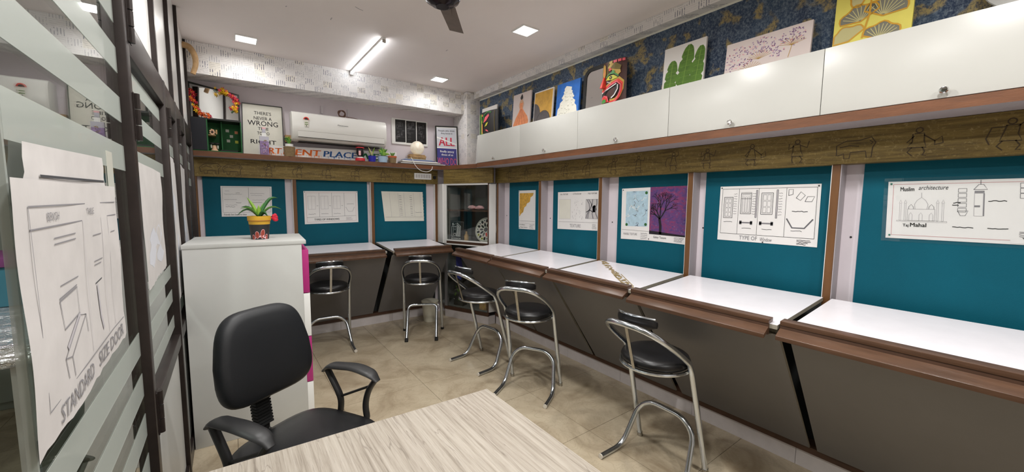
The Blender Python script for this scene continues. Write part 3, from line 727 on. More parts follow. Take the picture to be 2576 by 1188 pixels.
# things inside it
a = Art(CP(0.06, 0.06, 1.235), CP(0.27, 0.05, 1.235), CP(0.27, 0.03, 0.990), CP(0.06, 0.03, 0.990), -nn, 0.006)
a.sheet('frame_dark'); k = a.a
a.frame(0.03*k, 0.97*k, 0.04, 0.96, 0.012, 'ink_soft', 2)
a.line([(0.12*k, 0.2), (0.12*k, 0.72), (0.45*k, 0.72)], 0.02, 'white'); a.line([(0.24*k, 0.2), (0.24*k, 0.72)], 0.015, 'white'); a.line([(0.12*k, 0.2), (0.3*k, 0.2)], 0.015, 'white')
a.line([(0.22*k, 0.78), (0.5*k, 0.9), (0.5*k, 0.22), (0.8*k, 0.22), (0.8*k, 0.72), (0.5*k, 0.9)], 0.018, 'white')
for q in (0.56, 0.64, 0.72): a.line([(q*k, 0.22), (q*k, 0.84-(q-0.5)*0.5)], 0.03, 'white')
a.ring(0.38*k, 0.3, 0.07, 0.07, 0.015, 'white'); a.line([(0.37*k, 0.55), (0.37*k, 0.72)], 0.012, 'white'); a.line([(0.33*k, 0.55), (0.41*k, 0.55)], 0.014, 'white')
a.disc(0.18*k, 0.84, 0.03, 0.06, 'white'); a.line([(0.18*k, 0.72), (0.18*k, 0.84)], 0.012, 'white')
a.text('INTERIOR', k/2, 0.07, 0.075, 'white', center=True, width=0.72*k, bold=0.02)
tag(a.build('logo_plaque'), 'dark plaque with white house drawing and interior lettering inside the corner cupboard', 'plaque')
c = V(CP(0.54, 0.14, 1.137)); m = MB(); tx, tz = ax, (V((0, 0, 1))+nn*0.25).normalized(); nf = -(tx.cross(tz)).normalized()
if nf.dot(nn) > 0: nf = -nf
r_ = 0.155; loop = [(math.cos(2*math.pi*i/40)*r_, math.sin(2*math.pi*i/40)*r_) for i in range(40)]
md = Art(c-tx*r_+tz*r_, c+tx*r_+tz*r_, c+tx*r_-tz*r_, c-tx*r_-tz*r_, nf, 0.003)
md.add([c+tx*p[0]+tz*p[1]+nf*0.003 for p in loop], [list(range(40))], 'paper_cream'); md.add([c+tx*p[0]+tz*p[1]-nf*0.003 for p in loop], [list(range(40))], 'paper_cream')
md.add([c+tx*p[0]+tz*p[1]+nf*e for e in (0.003, -0.003) for p in loop], [(i, (i+1) % 40, 40+(i+1) % 40, 40+i) for i in range(40)], 'paper_cream')
md.disc(0.5, 0.5, 0.09, 0.09, 'slate', 1); md.ring(0.5, 0.5, 0.47, 0.47, 0.012, 'ink'); md.ring(0.5, 0.5, 0.30, 0.30, 0.01, 'ink_red')
rng = random.Random(8)
for i in range(10):
    q = 2*math.pi*i/10
    md.disc(0.5+0.2*math.cos(q), 0.5+0.2*math.sin(q), 0.085, 0.042, rng.choice(['frame_dark', 'navy', 'mask_red', 'slate']), 1, 12, q)
    md.disc(0.5+0.36*math.cos(q+0.31), 0.5+0.36*math.sin(q+0.31), 0.07, 0.05, rng.choice(['ink', 'navy', 'leafart', 'frame_dark']), 1, 12, q+0.31)
    md.disc(0.5+0.38*math.cos(q), 0.5+0.38*math.sin(q), 0.05, 0.05, rng.choice(['mask_yellow', 'paper', 'mask_lime']), 1, 10)
    md.disc(0.5+0.38*math.cos(q), 0.5+0.38*math.sin(q), 0.028, 0.028, 'ink', 2, 8)
tag(md.build('painted_disc'), 'round painted disc with petal patterns leaning inside the corner cupboard', 'decorated disc')
m = MB(); rng = random.Random(2)
m.ball(CP(0.36, 0.1, 1.407), 0.05, 'petal_pink', 16, (1.0, 1.1, 0.55)); m.ball(CP(0.47, 0.1, 1.406), 0.06, 'petal_pink', 16, (0.7, 1.5, 0.42))
for p in m.v:
    if p.z > 1.395: p += V((rng.uniform(-1, 1), rng.uniform(-1, 1), rng.uniform(-1, 1)))*0.005
m2 = tag(m.build('folded_cloth', smooth=True), 'pale crumpled cloth on the upper shelf of the corner cupboard', 'cloth')
tag(MB().lathe([(0.0, 0.981), (0.028, 0.982), (0.03, 1.06), (0.012, 1.085), (0.012, 1.11), (0.0, 1.11)], CP(0.31, 0.05, 0), 'wood_chunk', 16).build('small_bottle', smooth=True), 'small tan bottle between plaque and painted disc in the corner cupboard', 'bottle')
tag(cbox(MB(), 0.08, 0.16, 0.021, 0.028, 0.981, 1.0, 'terracotta').build('small_block'), 'small red block lying below the logo plaque in the corner cupboard', 'block')
for u, w, h, mt, lb, nm in ((0.12, 0.14, 0.34, 'frame_dark', 'dark box file in the lower part of the corner cupboard', 'box_file'), (0.52, 0.1, 0.19, 'wood_chunk', 'small brown patterned box low in the corner cupboard', 'patterned_box')):
    m = MB(); cbox(m, u, u+w, 0.03, 0.12, 0.1592, 0.159+h, mt)
    a_ = Art(CP(u, 0.03, 0.159+h), CP(u+w, 0.03, 0.159+h), CP(u+w, 0.03, 0.16), CP(u, 0.03, 0.16), -nn, 0.0)
    rng = random.Random(int(u*100))
    for i in range(7):
        q0, q1 = rng.uniform(0.1, 0.7), rng.uniform(0.1, 0.8)
        m.add([a_.P(x_*a_.a, y_, 1) for x_, y_ in [(q0, q1), (q0+0.12, q1), (q0+0.12, q1+0.08), (q0, q1+0.08)]], [(0, 1, 2, 3)], 'mask_gold' if mt == 'wood_chunk' else 'leafart')
    tag(m.build(nm), lb, 'box')
m = MB(); m.prism([(2.012, 3.797, 0.928), (2.058, 3.797, 0.930), (2.10, 3.797, 0.74), (2.075, 3.797, 0.60), (2.02, 3.797, 0.64)], (0.012, 0.028, 0.0), 'blue_bag')
tag(m.build('blue_bag'), 'dark blue bag hanging in the gap under the corner of the desks', 'bag')
# ================================================================== FURNITURE
# whitewashed table in the foreground
t = thing('wood_table', 'whitewashed wood table filling the bottom of the photo', 'table', (0.3, 0.5, 0))
top = [(-0.17, -0.45), (0.806, -0.45), (0.80, 1.254), (-0.17, 1.3025)]
MB().prism([(x, y, 0.722) for x, y in top], (0, 0, 0.028), 'wood_table').build('table_top', t, bev=0.0015)
for x, y in ((-0.12, -0.38), (0.73, -0.38), (0.73, 1.17), (-0.12, 1.21)): bx('leg', x-0.025, x+0.025, y-0.025, y+0.025, 0.0005, 0.7215, 'grey_white', t)
bx('apron', -0.09, 0.70, 1.165, 1.185, 0.62, 0.7215, 'grey_white', t); bx('apron', -0.09, 0.70, -0.39, -0.37, 0.62, 0.7215, 'grey_white', t)

# filing cabinet, drawers towards the room
CX, CY, CR = 0.10, 3.135, R(-3.5)
t = thing('filing_cabinet', 'tall white cabinet with pink and white drawer fronts beside the glass partition', 'cabinet', (CX, CY, 0), CR)
def lb(name, x0, x1, y0, y1, z0, z1, mat, par=None, bev=0.0015):
    o = MB().box(x0, x1, y0, y1, z0, z1, mat).build(name, par or t, bev=bev, local=True); return o
lb('body', -0.309, 0.292, -0.285, 0.285, 0.0005, 1.205, 'grey_white'); lb('top_panel', -0.311, 0.318, -0.288, 0.288, 1.2055, 1.23, 'grey_white')
for z0, z1, mt in ((0.88, 1.165, 'magenta'), (0.585, 0.875, 'white'), (0.27, 0.58, 'magenta'), (0.03, 0.265, 'white')):
    d = lb('drawer', 0.2925, 0.330, -0.283, 0.28, z0, z1, mt); WM[d.name] = Matrix.Identity(4)
    h = MB().tube(round_path([(0.330, -0.06, (z0+z1)/2), (0.345, -0.06, (z0+z1)/2), (0.345, 0.06, (z0+z1)/2), (0.330, 0.06, (z0+z1)/2)], 0.01), 0.004, 'chrome', 8)
    o = h.build('handle', None, smooth=True); o.parent = d
a = Art((-0.305, -0.285, 1.205), (0.315, -0.285, 1.205), (0.315, -0.285, 0.0), (-0.305, -0.285, 0.0), (0, -1, 0), 0.0005)
a.line([(0.30, 0.515), (0.307, 0.51), (0.303, 0.505)], 0.004, 'ink_black', 1); a.rect(0.483, 0.487, 0.49, 0.494, 'ink_black')
a.build('scuff_mark', t, local=True)

# black office chair
t = thing('office_chair', 'black office chair with looped plastic armrests at the wood table', 'chair', (0.222, 1.752, 0), R(-58))
def part(mb, name, smooth=True, bev=0.0, par=None): return mb.build(name, par or t, smooth=smooth, bev=bev, local=True)
sl = [(x*1.0+(0.03 if x > 0 else 0), y) for x, y in sq_loop(0.235, 0.245, 40, 3.6)]
part(MB().pillow(sl, [(0.9, -0.035), (0.985, -0.03), (1.0, -0.012), (0.985, 0.012), (0.93, 0.028), (0.8, 0.038), (0.5, 0.044), (0.15, 0.045)], (0.0, 0, 0.462), (1, 0, 0), (0, 1, 0), (0, 0, 1), 'leather'), 'seat')
part(MB().pillow(sl, [(0.86, -0.05), (0.92, -0.045), (0.92, -0.034)], (0.0, 0, 0.462), (1, 0, 0), (0, 1, 0), (0, 0, 1), 'plastic_black'), 'seat_pan')
ol = []
for x, y in sq_loop(0.206, 0.196, 48, 4.2):
    ol.append((x*(1.0-0.17*max(0, y)/0.196+0.02*(y < 0)), y))
up = V((-0.16, 0, 0.987)).normalized(); fw = V((0.987, 0, 0.16)).normalized()
m = MB().pillow(ol, [(0.80, -0.034), (0.93, -0.030), (0.99, -0.016), (1.0, 0.0), (0.985, 0.018), (0.93, 0.032), (0.8, 0.040), (0.5, 0.044), (0.15, 0.045)], (-0.245, 0, 0.835), (0, 1, 0), up, fw, 'office_black')
for p in m.v: p.x += 0.28*p.y*p.y*1.6
part(m, 'backrest')
m = MB()
for i in range(15):
    z = 0.50+i*0.0135; x = -0.262-0.003*i if i < 10 else -0.29; m.box(-0.285-0.002*i, -0.245-0.002*i, -0.035, 0.035, z, z+0.009, 'rubber')
m.box(-0.285, -0.262, -0.027, 0.027, 0.47, 0.78, 'rubber'); part(m, 'back_bracket', False)
part(MB().hexa([(-0.28, -0.03, 0.425), (-0.05, -0.05, 0.405), (-0.05, 0.05, 0.405), (-0.28, 0.03, 0.425), (-0.28, -0.03, 0.47), (-0.05, -0.05, 0.412), (-0.05, 0.05, 0.412), (-0.28, 0.03, 0.47)], 'plastic_black'), 'support_plate', False)
for s in (-1, 1):
    arm = MB(); y = 0.262*s
    pad = round_path([(-0.175, y, 0.655), (-0.14, y, 0.685), (0.02, y+0.006*s, 0.70), (0.115, y, 0.685), (0.15, y, 0.655)], 0.06, 6)
    arm.tube(pad, 0.03, 'plastic_black', 12, flat=0.36, up=(0, 0, 1), rr=[0.017+0.020*math.sin(math.pi*min(1, max(0, (i+1)/(len(pad)))))**0.5 for i in range(len(pad))])
    part(arm, 'armrest')
    fr = MB()
    fr.tube(round_path([(-0.16, y, 0.66), (-0.12, y, 0.60), (-0.075, y, 0.53), (-0.085, y, 0.45), (-0.06, y-0.05*s, 0.425)], 0.05, 5), 0.017, 'plastic_black', 10, flat=0.75, up=(1, 0, 0))
    fr.tube(round_path([(0.14, y, 0.665), (0.09, y, 0.60), (0.07, y, 0.52), (0.085, y, 0.45), (0.06, y-0.05*s, 0.425)], 0.05, 5), 0.017, 'plastic_black', 10, flat=0.75, up=(1, 0, 0))
    fr.tube([(-0.085, y, 0.535), (0.105, y, 0.625)], 0.006, 'plastic_black', 8)
    part(fr, 'arm_support')
part(MB().lathe([(0.0, 0.10), (0.03, 0.10), (0.03, 0.26), (0.022, 0.262), (0.022, 0.405), (0.0, 0.405)], (0, 0, 0), 'plastic_black', 20), 'gas_column')
for k in range(5):
    q = 2*math.pi*k/5+0.3; d = V((math.cos(q), math.sin(q), 0))
    part(MB().tube([d*0.02+V((0, 0, 0.115)), d*0.15+V((0, 0, 0.105)), d*0.29+V((0, 0, 0.075))], 0.025, 'plastic_black', 10, rr=[0.028, 0.022, 0.016]), 'base_spoke')
    c = d*0.29; w = MB(); nx = V((-d.y, d.x, 0))
    for e in (-1, 1):
        w.tube([c+nx*e*0.008+V((0, 0, 0.026)), c+nx*e*0.026+V((0, 0, 0.026))], 0.0255, 'rubber', 16)
    w.tube([c+V((0, 0, 0.03)), c+V((0, 0, 0.075))], 0.007, 'plastic_black', 8); part(w, 'caster')

# chrome bar stools
def stool(name, label, runner, loc, rz):
    t = thing(name, label, 'stool', loc, rz, 'chrome bar stools with round black seats')
    def part(mb, nm, smooth=True, par=None): return mb.build(nm, par or t, smooth=smooth, local=True)
    part(MB().lathe([(0.0, 0.622), (0.165, 0.622), (0.178, 0.632), (0.182, 0.65), (0.174, 0.668), (0.15, 0.680), (0.10, 0.688), (0.0, 0.690)], (0, 0, 0), 'leather', 40), 'seat')
    part(MB().tube([(0.183*math.cos(a), 0.183*math.sin(a), 0.618) for a in [2*math.pi*k/40 for k in range(40)]], 0.0095, 'chrome', 8, True), 'seat_rim')
    def leg(s): return [(0.20, s*0.212, 0.012), (0.03, s*0.197, 0.62)]
    hoop = []
    for k in range(17):
        a = math.pi*k/16; cy = math.copysign(abs(math.cos(a))**0.62, math.cos(a)); s = math.sin(a)**0.85
        hoop.append((-0.005-0.275*s, -0.198*cy, 0.675+0.205*s))
    path = leg(-1)+hoop+leg(1)[::-1]
    part(MB().tube(round_path(path[:3], 0.05, 4)[:-1]+[V(p) for p in path[2:-2]]+round_path(path[-3:], 0.05, 4)[1:], 0.0152, 'chrome', 12), 'leg_and_hoop_frame')
    if runner:
        w = 0.205; P = [(-0.18, -w, 0.0155), (0.01, -w, 0.0155), (0.118, -w*0.86, 0.235), (0.128, -w*0.5, 0.30), (0.128, w*0.5, 0.30), (0.118, w*0.86, 0.235), (0.01, w, 0.0155), (-0.18, w, 0.0155)]
        rad = 0.07
    else:
        w = 0.155; P = [(-0.16, -w, 0.012), (0.085, -w, 0.33), (0.085, w, 0.33), (-0.16, w, 0.012)]; rad = 0.06
    part(MB().tube(round_path(P, rad, 6), 0.0148, 'chrome', 12), 'foot_rail')
    for s in (-1, 1):
        if runner: part(MB().tube([(-0.181, s*w, 0.0155), (-0.187, s*w, 0.0155)], 0.0152, 'cap_white', 12), 'foot_cap')
        else: part(MB().tube([(-0.172, s*w, 0.0), (-0.147, s*w, 0.03)], 0.018, 'rubber', 12), 'foot_cap')
        part(MB().tube([(0.2035, s*0.2125, 0.0), (0.195, s*0.212, 0.03)], 0.017, 'chrome_dull' if runner else 'rubber', 12), 'leg_cap')
    # back pad curved along the hoop
    m = MB(); N = 14; ring = []
    for i in range(N+1):
        q = -1+2*i/N; y = 0.118*q; x = -0.253+0.06*q*q; e = (1-abs(q)**4)
        ring.append([(x+0.018+0.014*math.cos(g)*(0.6+0.4*e), y, 0.884+0.034*math.sin(g)*(0.5+0.5*e)+0.012*(1-q*q)) for g in [2*math.pi*k/10 for k in range(10)]])
    vs = [p for r_ in ring for p in r_]; fs = [(i*10+k, i*10+(k+1) % 10, (i+1)*10+(k+1) % 10, (i+1)*10+k) for i in range(N) for k in range(10)]
    fs += [tuple(range(10)), tuple(N*10+k for k in range(10))]
    m.add(vs, fs, 'leather'); pad = part(m, 'back_pad')
    m = MB().tube([(-0.245+0.06*q*q, 0.112*q, 0.914+0.012*(1-q*q)) for q in [-1+2*i/12 for i in range(13)]], 0.006, 'chrome', 8)
    o = m.build('chrome_edge', None, smooth=True); o.parent = pad
    part(MB().hexa([(-0.186, -0.009, 0.612), (-0.183, -0.009, 0.612), (-0.183, 0.009, 0.612), (-0.186, 0.009, 0.612), (-0.268, -0.009, 0.872), (-0.265, -0.009, 0.872), (-0.265, 0.009, 0.872), (-0.268, 0.009, 0.872)], 'chrome_dull'), 'back_strut', False)
    return t
s5 = stool('bar_stool', 'chrome bar stool nearest the viewer, in front of the grey desk panels', True, (1.87, 1.205, 0), 0)
dup(s5, (1.835, 2.285, 0), R(31), 'chrome bar stool directly behind the wood table corner, turned towards the corner')
dup(s5, (1.81, 2.965, 0), R(8), 'chrome bar stool partly hidden behind another stool, in front of the corner cupboard')
dup(s5, (0.752, 4.065, 0), R(86), 'chrome bar stool half hidden by the filing cabinet')
stool('bar_stool', 'chrome bar stool with black rubber feet before the waste bin', False, (1.666, 3.935, 0), R(63))

# waste bin
t = thing('waste_bin', 'small cream plastic waste bin with lid under the back desk', 'bin', (1.965, 4.40, 0))
MB().lathe([(0.0, 0.0005), (0.078, 0.001), (0.098, 0.235), (0.09, 0.235), (0.0, 0.232)], (1.965, 4.40, 0), 'cream_plastic', 28).build('tub', t, smooth=True)
MB().lathe([(0.104, 0.236), (0.106, 0.252), (0.09, 0.262), (0.0, 0.264)], (1.965, 4.40, 0), 'cream_plastic', 28).build('lid', t, smooth=True)
MB().tube(round_path([(1.965+0.10, 4.40, 0.2), (1.965+0.115, 4.38, 0.17), (1.965+0.09, 4.34, 0.15)], 0.02), 0.003, 'chrome_dull', 6).build('handle', t, smooth=True)

# ================================================================== ON THE FILING CABINET
PX, PY, PZ = 0.163, 3.07, 1.2306
t = thing('potted_plant', 'green leafy plant in a painted yellow and black pot on the filing cabinet', 'plant', (PX, PY, PZ))
pot = MB()
pot.lathe([(0.0, PZ), (0.050, PZ), (0.0595, PZ+0.098)], (PX, PY, 0), 'pot_black', 32)
pot.lathe([(0.0597, PZ+0.098), (0.0625, PZ+0.122), (0.063, PZ+0.122)], (PX, PY, 0), 'pot_yellow', 32)
pot.lathe([(0.063, PZ+0.122), (0.066, PZ+0.1235), (0.0675, PZ+0.147), (0.0675, PZ+0.152), (0.061, PZ+0.152), (0.060, PZ+0.14)], (PX, PY, 0), 'pot_yellow', 32)
po = pot.build('pot', t, smooth=True); WM[po.name] = Matrix.Identity(4)
MB().lathe([(0.0, PZ+0.14), (0.0605, PZ+0.14), (0.0605, PZ+0.1405)], (PX, PY, 0), 'soil', 24).build('soil', t)
MB().tube([(PX+0.0655*math.cos(q), PY+0.0655*math.sin(q), PZ+0.1225) for q in [2*math.pi*k/32 for k in range(32)]], 0.0016, 'petal_brown', 6, True).build('rim_line', po)
def conefn(u, v, lay):
    ang = -math.pi/2-0.05+u; r = 0.050+0.0095*v+0.0006+lay*0.0004; return V((PX+r*math.cos(ang), PY+r*math.sin(ang), PZ+0.098*v))
a = Art((0, 0, 1), (1, 0, 1), (1, 0, 0), (0, 0, 0), (0, -1, 0), 0, conefn, 1.0)
for u, v, ru, rv, rot, mt in ((-0.3, 0.30, 0.2, 0.22, 0.1, 'petal_brown'), (0.28, 0.36, 0.2, 0.3, -0.3, 'petal_brown'), (0.75, 0.16, 0.16, 0.16, 0, 'petal_brown'), (-0.75, 0.14, 0.14, 0.16, 0, 'petal_brown')):
    a.disc(u, v, ru+0.03, rv+0.03, 'petal_pink', 1, 18, rot); a.disc(u, v, ru, rv, mt, 2, 18, rot)
a.poly([(-0.62, 0.03), (0.62, 0.03), (0.72, 0.2), (0.45, 0.14), (0.42, 0.3), (0.22, 0.2), (0.02, 0.28), (-0.15, 0.16), (-0.45, 0.2)], 'petal_pink', 3)
a.build('painted_flower', po)
fb = MB(); fc = V((PX+0.088, PY-0.01, PZ+0.138))
for k in range(5):
    q = 2*math.pi*k/5; fb.ball(fc+V((0.006*math.cos(q), 0, 0.012*math.sin(q)+0.004)), 0.013, 'fl_red', 8, (1.0, 0.6, 1.2))
fb.ball(fc+V((0.004, 0, -0.012)), 0.014, 'fl_red', 8, (1.2, 0.8, 0.9)); fb.tube([fc+V((-0.028, 0, 0.0)), fc], 0.005, 'fl_red', 6)
fb.build('bead_bird', t, smooth=True)
def leaf(name, pts, wid, mat, parent, nx=(0, 1, 0), fold=0.25):
    P = [V(p) for p in pts]; n = len(P); vs = []; fs = []; nv = V(nx)
    for i in range(n):
        tn = (P[min(i+1, n-1)]-P[max(i-1, 0)]).normalized(); sd = tn.cross(nv)
        if sd.length < 1e-4: sd = V((0, 0, 1))
        sd.normalize(); up = sd.cross(tn).normalized(); q = i/(n-1); w = wid*((0.35+0.65*math.sin(math.pi*min(1, q*1.05))**0.7)*(1-q**5) if q < 1 else 0.02)
        vs += [P[i]+sd*w+up*w*fold, P[i], P[i]-sd*w+up*w*fold]
    for i in range(n-1):
        for k in range(2): fs.append((i*3+k, i*3+k+1, (i+1)*3+k+1, (i+1)*3+k))
    m = MB().add(vs, fs, mat); o = m.build(name, parent, smooth=True)
    md = o.modifiers.new('thickness', 'SOLIDIFY'); md.thickness = 0.0008; return o
def arc(b, tip, rise, n=7):
    b, tip = V(b), V(tip); return [b.lerp(tip, i/n)+V((0, 0, rise*math.sin(math.pi*i/n))) for i in range(n+1)]
B0 = (PX, PY, PZ+0.14)
for tip, rise, w, mt, nx in (((-0.118, 0.01, 0.018), 0.045, 0.013, 'leaf_dark', (0, 0.5, 1)), ((-0.10, -0.02, 0.062), 0.03, 0.011, 'leaf', (0, 0.6, 1)), ((-0.062, 0.02, 0.135), 0.012, 0.010, 'leaf_pale', (0, 1, 0.2)),
                             ((0.03, 0.02, 0.10), 0.0, 0.012, 'leaf', (0, 1, 0.1)), ((0.115, 0.03, 0.132), 0.05, 0.011, 'leaf_dark', (0, 1, 0.3)), ((0.13, -0.01, 0.055), 0.04, 0.012, 'leaf', (0, 0.6, 1)),
                             ((0.045, -0.055, 0.012), 0.03, 0.014, 'leaf_dark', (0.3, 1, 0.4)), ((-0.095, 0.05, 0.07), 0.03, 0.010, 'leaf_dark', (0, 0.7, 0.7)), ((0.0, 0.0, 0.085), 0.0, 0.013, 'leaf_pale', (0, 1, 0)), ((0.02, 0.06, 0.06), 0.02, 0.011, 'leaf', (1, 0.3, 0.3))):
    leaf('leaf', arc(B0, V(B0)+V(tip), rise), w, mt, t, nx)

# ================================================================== SHEETS PINNED TO THE BOARDS
XP = 2.6405
def sheetR(q, lab, mat='paper', name='drawing_sheet', x=XP, n=0.0012):
    a = Art(*[RW(p, x) for p in q], (-1, 0, 0), n); a.sheet(mat); a.lab = lab; a.nm = name; return a
def done(a, cat='drawing', pins=None, pm_='pin'):
    o = tag(a.build(a.nm), a.lab, cat)
    for (u, v) in (pins or []):
        p = a.P(u*a.a, v, 1); m = MB(); m.ball(p+a.nv*0.002, 0.0042, pm_, 8); m.build('pin', o, smooth=True)
    return o
def title_block(a, u0, v0, w, h, rng, mat='ink_soft'):
    for i in range(4): a.line(squig(rng, u0, u0+w*rng.uniform(0.6, 1), v0+h*i/4, 0.006, 10), 0.008, mat)
def notes(a, rng, u0, u1, v, mat='ink_soft', w=0.009): a.line(squig(rng, u0, u1, v, 0.007, max(4, int((u1-u0)*40))), w, mat)
# 1 gold triangle
rng = random.Random(11)
a = sheetR([(3.485, 1.609), (3.19, 1.610), (3.188, 1.187), (3.478, 1.181)], 'white sheet with a torn gold triangle pinned near the corner cupboard'); k = a.a
a.poly([(0.06*k, 0.93), (0.9*k, 0.93), (0.85*k, 0.86), (0.72*k, 0.82), (0.68*k, 0.71), (0.5*k, 0.66), (0.46*k, 0.6), (0.34*k, 0.56), (0.28*k, 0.44), (0.16*k, 0.4), (0.04*k, 0.32)], 'gold_leaf', 1)
a.line([(0.05*k, 0.21), (0.97*k, 0.21)], 0.006, 'ink_soft'); a.line([(0.05*k, 0.15), (0.97*k, 0.15)], 0.004, 'ink_pale')
a.text('Golden', 0.05*k, 0.10, 0.03, 'ink', width=0.34*k); a.text('Waste Texture', 0.1*k, 0.035, 0.03, 'ink', width=0.44*k, shear=0.2); title_block(a, 0.66*k, 0.03, 0.3*k, 0.12, rng)
done(a, pins=[(0.04, 0.97), (0.04, 0.03)])
# 2 three textures
a = sheetR([(2.842, 1.583), (2.300, 1.591), (2.300, 1.237), (2.841, 1.221)], 'white sheet of three pencil textures pinned to a teal board'); k = a.a
for u, s in ((0.16, 'CELL TEXTURE'), (0.48, 'COTTON TEXTURE'), (0.83, 'TREE TEXTURE')): a.text(s, u*k, 0.92, 0.038, 'ink', center=True, width=0.2*k)
a.rect(0.04*k, 0.33*k, 0.28, 0.80, 'paper_cream', 1); a.frame(0.04*k, 0.33*k, 0.28, 0.8, 0.004, 'ink_pale')
for i in range(34): c = (rng.uniform(0.37, 0.62)*k, rng.uniform(0.3, 0.78)); a.line([c, (c[0]+rng.uniform(-0.02, 0.02), c[1]+rng.uniform(-0.05, 0.05))], 0.006, rng.choice(['ink_pale', 'ink_soft']))
a.rect(0.69*k, 0.97*k, 0.3, 0.79, 'paper_grey', 1); a.frame(0.69*k, 0.97*k, 0.3, 0.79, 0.006, 'ink_soft')
for x0, x1, x2 in ((0.71, 0.78, 0.70), (0.84, 0.79, 0.74), (0.93, 0.9, 0.96), (0.75, 0.84, 0.86)): a.line([(x0*k, 0.79), ((x0+x1)/2*k+0.03, 0.68), (x1*k, 0.55), ((x1+x2)/2*k-0.02, 0.42), (x2*k, 0.3)], 0.03, 'ink_soft')
a.disc(0.88*k, 0.55, 0.07, 0.09, 'ink_pale'); a.line([(0.70*k, 0.46), (0.78*k, 0.52), (0.86*k, 0.46)], 0.02, 'ink')
a.line([(0.03*k, 0.2), (0.98*k, 0.2)], 0.005, 'ink_soft'); a.text('TEXTURE', 0.45*k, 0.06, 0.09, 'ink_soft', center=True, width=0.26*k, spacing=1.1); title_block(a, 0.84*k, 0.05, 0.13*k, 0.13, rng)
done(a)
# 3 blue texture and purple tree
a = sheetR([(2.068, 1.603), (1.797, 1.609), (1.793, 1.196), (2.065, 1.188)], 'white sheet with a pale blue texture beside the purple tree painting'); k = a.a
a.rect(0.16*k, 0.92*k, 0.26, 0.94, 'sketch_blue', 1)
for i in range(26):
    c = V((rng.uniform(0.2, 0.88)*k, rng.uniform(0.3, 0.9))); pts = [c]
    for j in range(5): pts.append(pts[-1]+V((rng.uniform(-0.05, 0.05), rng.uniform(-0.05, 0.05))))
    a.line([(min(0.91*k, max(0.17*k, p.x)), min(0.93, max(0.27, p.y))) for p in pts], rng.uniform(0.004, 0.012), rng.choice(['white', 'ink_soft', 'blue_pale', 'blue_pale']))
for u, v in ((0.86, 0.9), (0.2, 0.29), (0.86, 0.3)): a.disc(u*k, v, 0.03, 0.03, 'leaf_dark', 2, 8)
a.line([(0.03*k, 0.19), (0.99*k, 0.17)], 0.005, 'ink_soft'); a.text('MARBLE TEXTURE', 0.1*k, 0.085, 0.045, 'ink_soft', width=0.48*k); title_block(a, 0.7*k, 0.03, 0.27*k, 0.13, rng)
done(a, pins=[(0.05, 0.97), (0.98, 0.03)], pm_='navy')
t = NT('purple_sky'); o = t.obj(); f = t.noise(t.map(o, (1, 1, 1.6)), 16, 6, 0.65, 1.2); g = t.noise(o, 60, 4, 0.7)
c = t.ramp(f, [(0.32, (66, 52, 112)), (0.48, (98, 62, 118)), (0.6, (132, 52, 96)), (0.75, (92, 84, 140))])
t.color(t.mix(t.math('MULTIPLY', t.ramp(g, [(0.6, (0, 0, 0, 1)), (0.72, (1, 1, 1, 1))]), 0.45), c, lin((178, 166, 190)))); t.rough(0.5); t.bump(g, 0.4, 0.004); MATS['purple_sky'] = t.m
a = sheetR([(1.800, 1.610), (1.482, 1.614), (1.478, 1.192), (1.796, 1.196)], 'purple painted sheet with a bare black tree pinned to a teal board', x=XP-0.0014); k = a.a
a.rect(0, k, 0.14, 1.0, 'purple_sky', 1); a.poly([(0, 0.125), (k, 0.125), (k, 0.15), (0.6*k, 0.165), (0.3*k, 0.18), (0, 0.19)], 'tree_black', 2)
a.line([(0.30*k, 0.14), (0.3*k, 0.3), (0.27*k, 0.42)], 0.05, 'tree_black')
def branch(u, v, ang, ln, w, d):
    u2, v2 = min(0.97*k, max(0.03*k, u+ln*math.cos(ang))), v+ln*math.sin(ang); a.line([(u, v), ((u+u2)/2+0.01*math.sin(d*3), (v+v2)/2), (u2, v2)], w, 'tree_black', 3)
    if d > 0:
        for e in (-0.5, 0.1, 0.55): branch(u2, v2, ang+e*rng.uniform(0.7, 1.2), ln*rng.uniform(0.55, 0.8), w*0.6, d-1)
for an, ln in ((1.95, 0.15), (1.5, 0.2), (1.0, 0.19), (2.4, 0.12)): branch(0.275*k, 0.41, an, ln, 0.022, 3)
a.text('Galaxy Texture', 0.12*k, 0.06, 0.04, 'ink', width=0.34*k, shear=0.2); title_block(a, 0.66*k, 0.03, 0.3*k, 0.09, rng)
done(a, 'painting', pins=[(0.97, 0.03)], pm_='navy')
# 4 window types
a = sheetR([(1.271, 1.601), (0.729, 1.605), (0.727, 1.252), (1.274, 1.250)], 'large white drawing sheet of window types on the teal board'); k = a.a
a.frame(0.03*k, 0.97*k, 0.13, 0.95, 0.005, 'ink'); a.line([(0.03*k, 0.13), (0.97*k, 0.13)], 0.006, 'ink')
for u in (0.22, 0.43, 0.70): a.line([(u*k, 0.13), (u*k, 0.95)], 0.005, 'ink')
def window(u0, u1, v0, v1, cols, rows):
    a.frame(u0*k, u1*k, v0, v1, 0.007, 'ink'); a.frame((u0+0.012)*k, (u1-0.012)*k, v0+0.02, v1-0.02, 0.004, 'ink_soft')
    for i in range(cols):
        for j in range(rows):
            du, dv = (u1-u0-0.03)/cols, (v1-v0-0.05)/rows
            a.frame((u0+0.02+du*i)*k, (u0+0.015+du*(i+0.85))*k, v0+0.03+dv*j, v0+0.025+dv*(j+0.9), 0.004, 'ink_soft')
window(0.055, 0.155, 0.42, 0.80, 2, 4); window(0.245, 0.355, 0.50, 0.86, 3, 1); a.frame(0.245*k, 0.355*k, 0.77, 0.88, 0.005, 'ink'); window(0.46, 0.575, 0.50, 0.87, 2, 3)
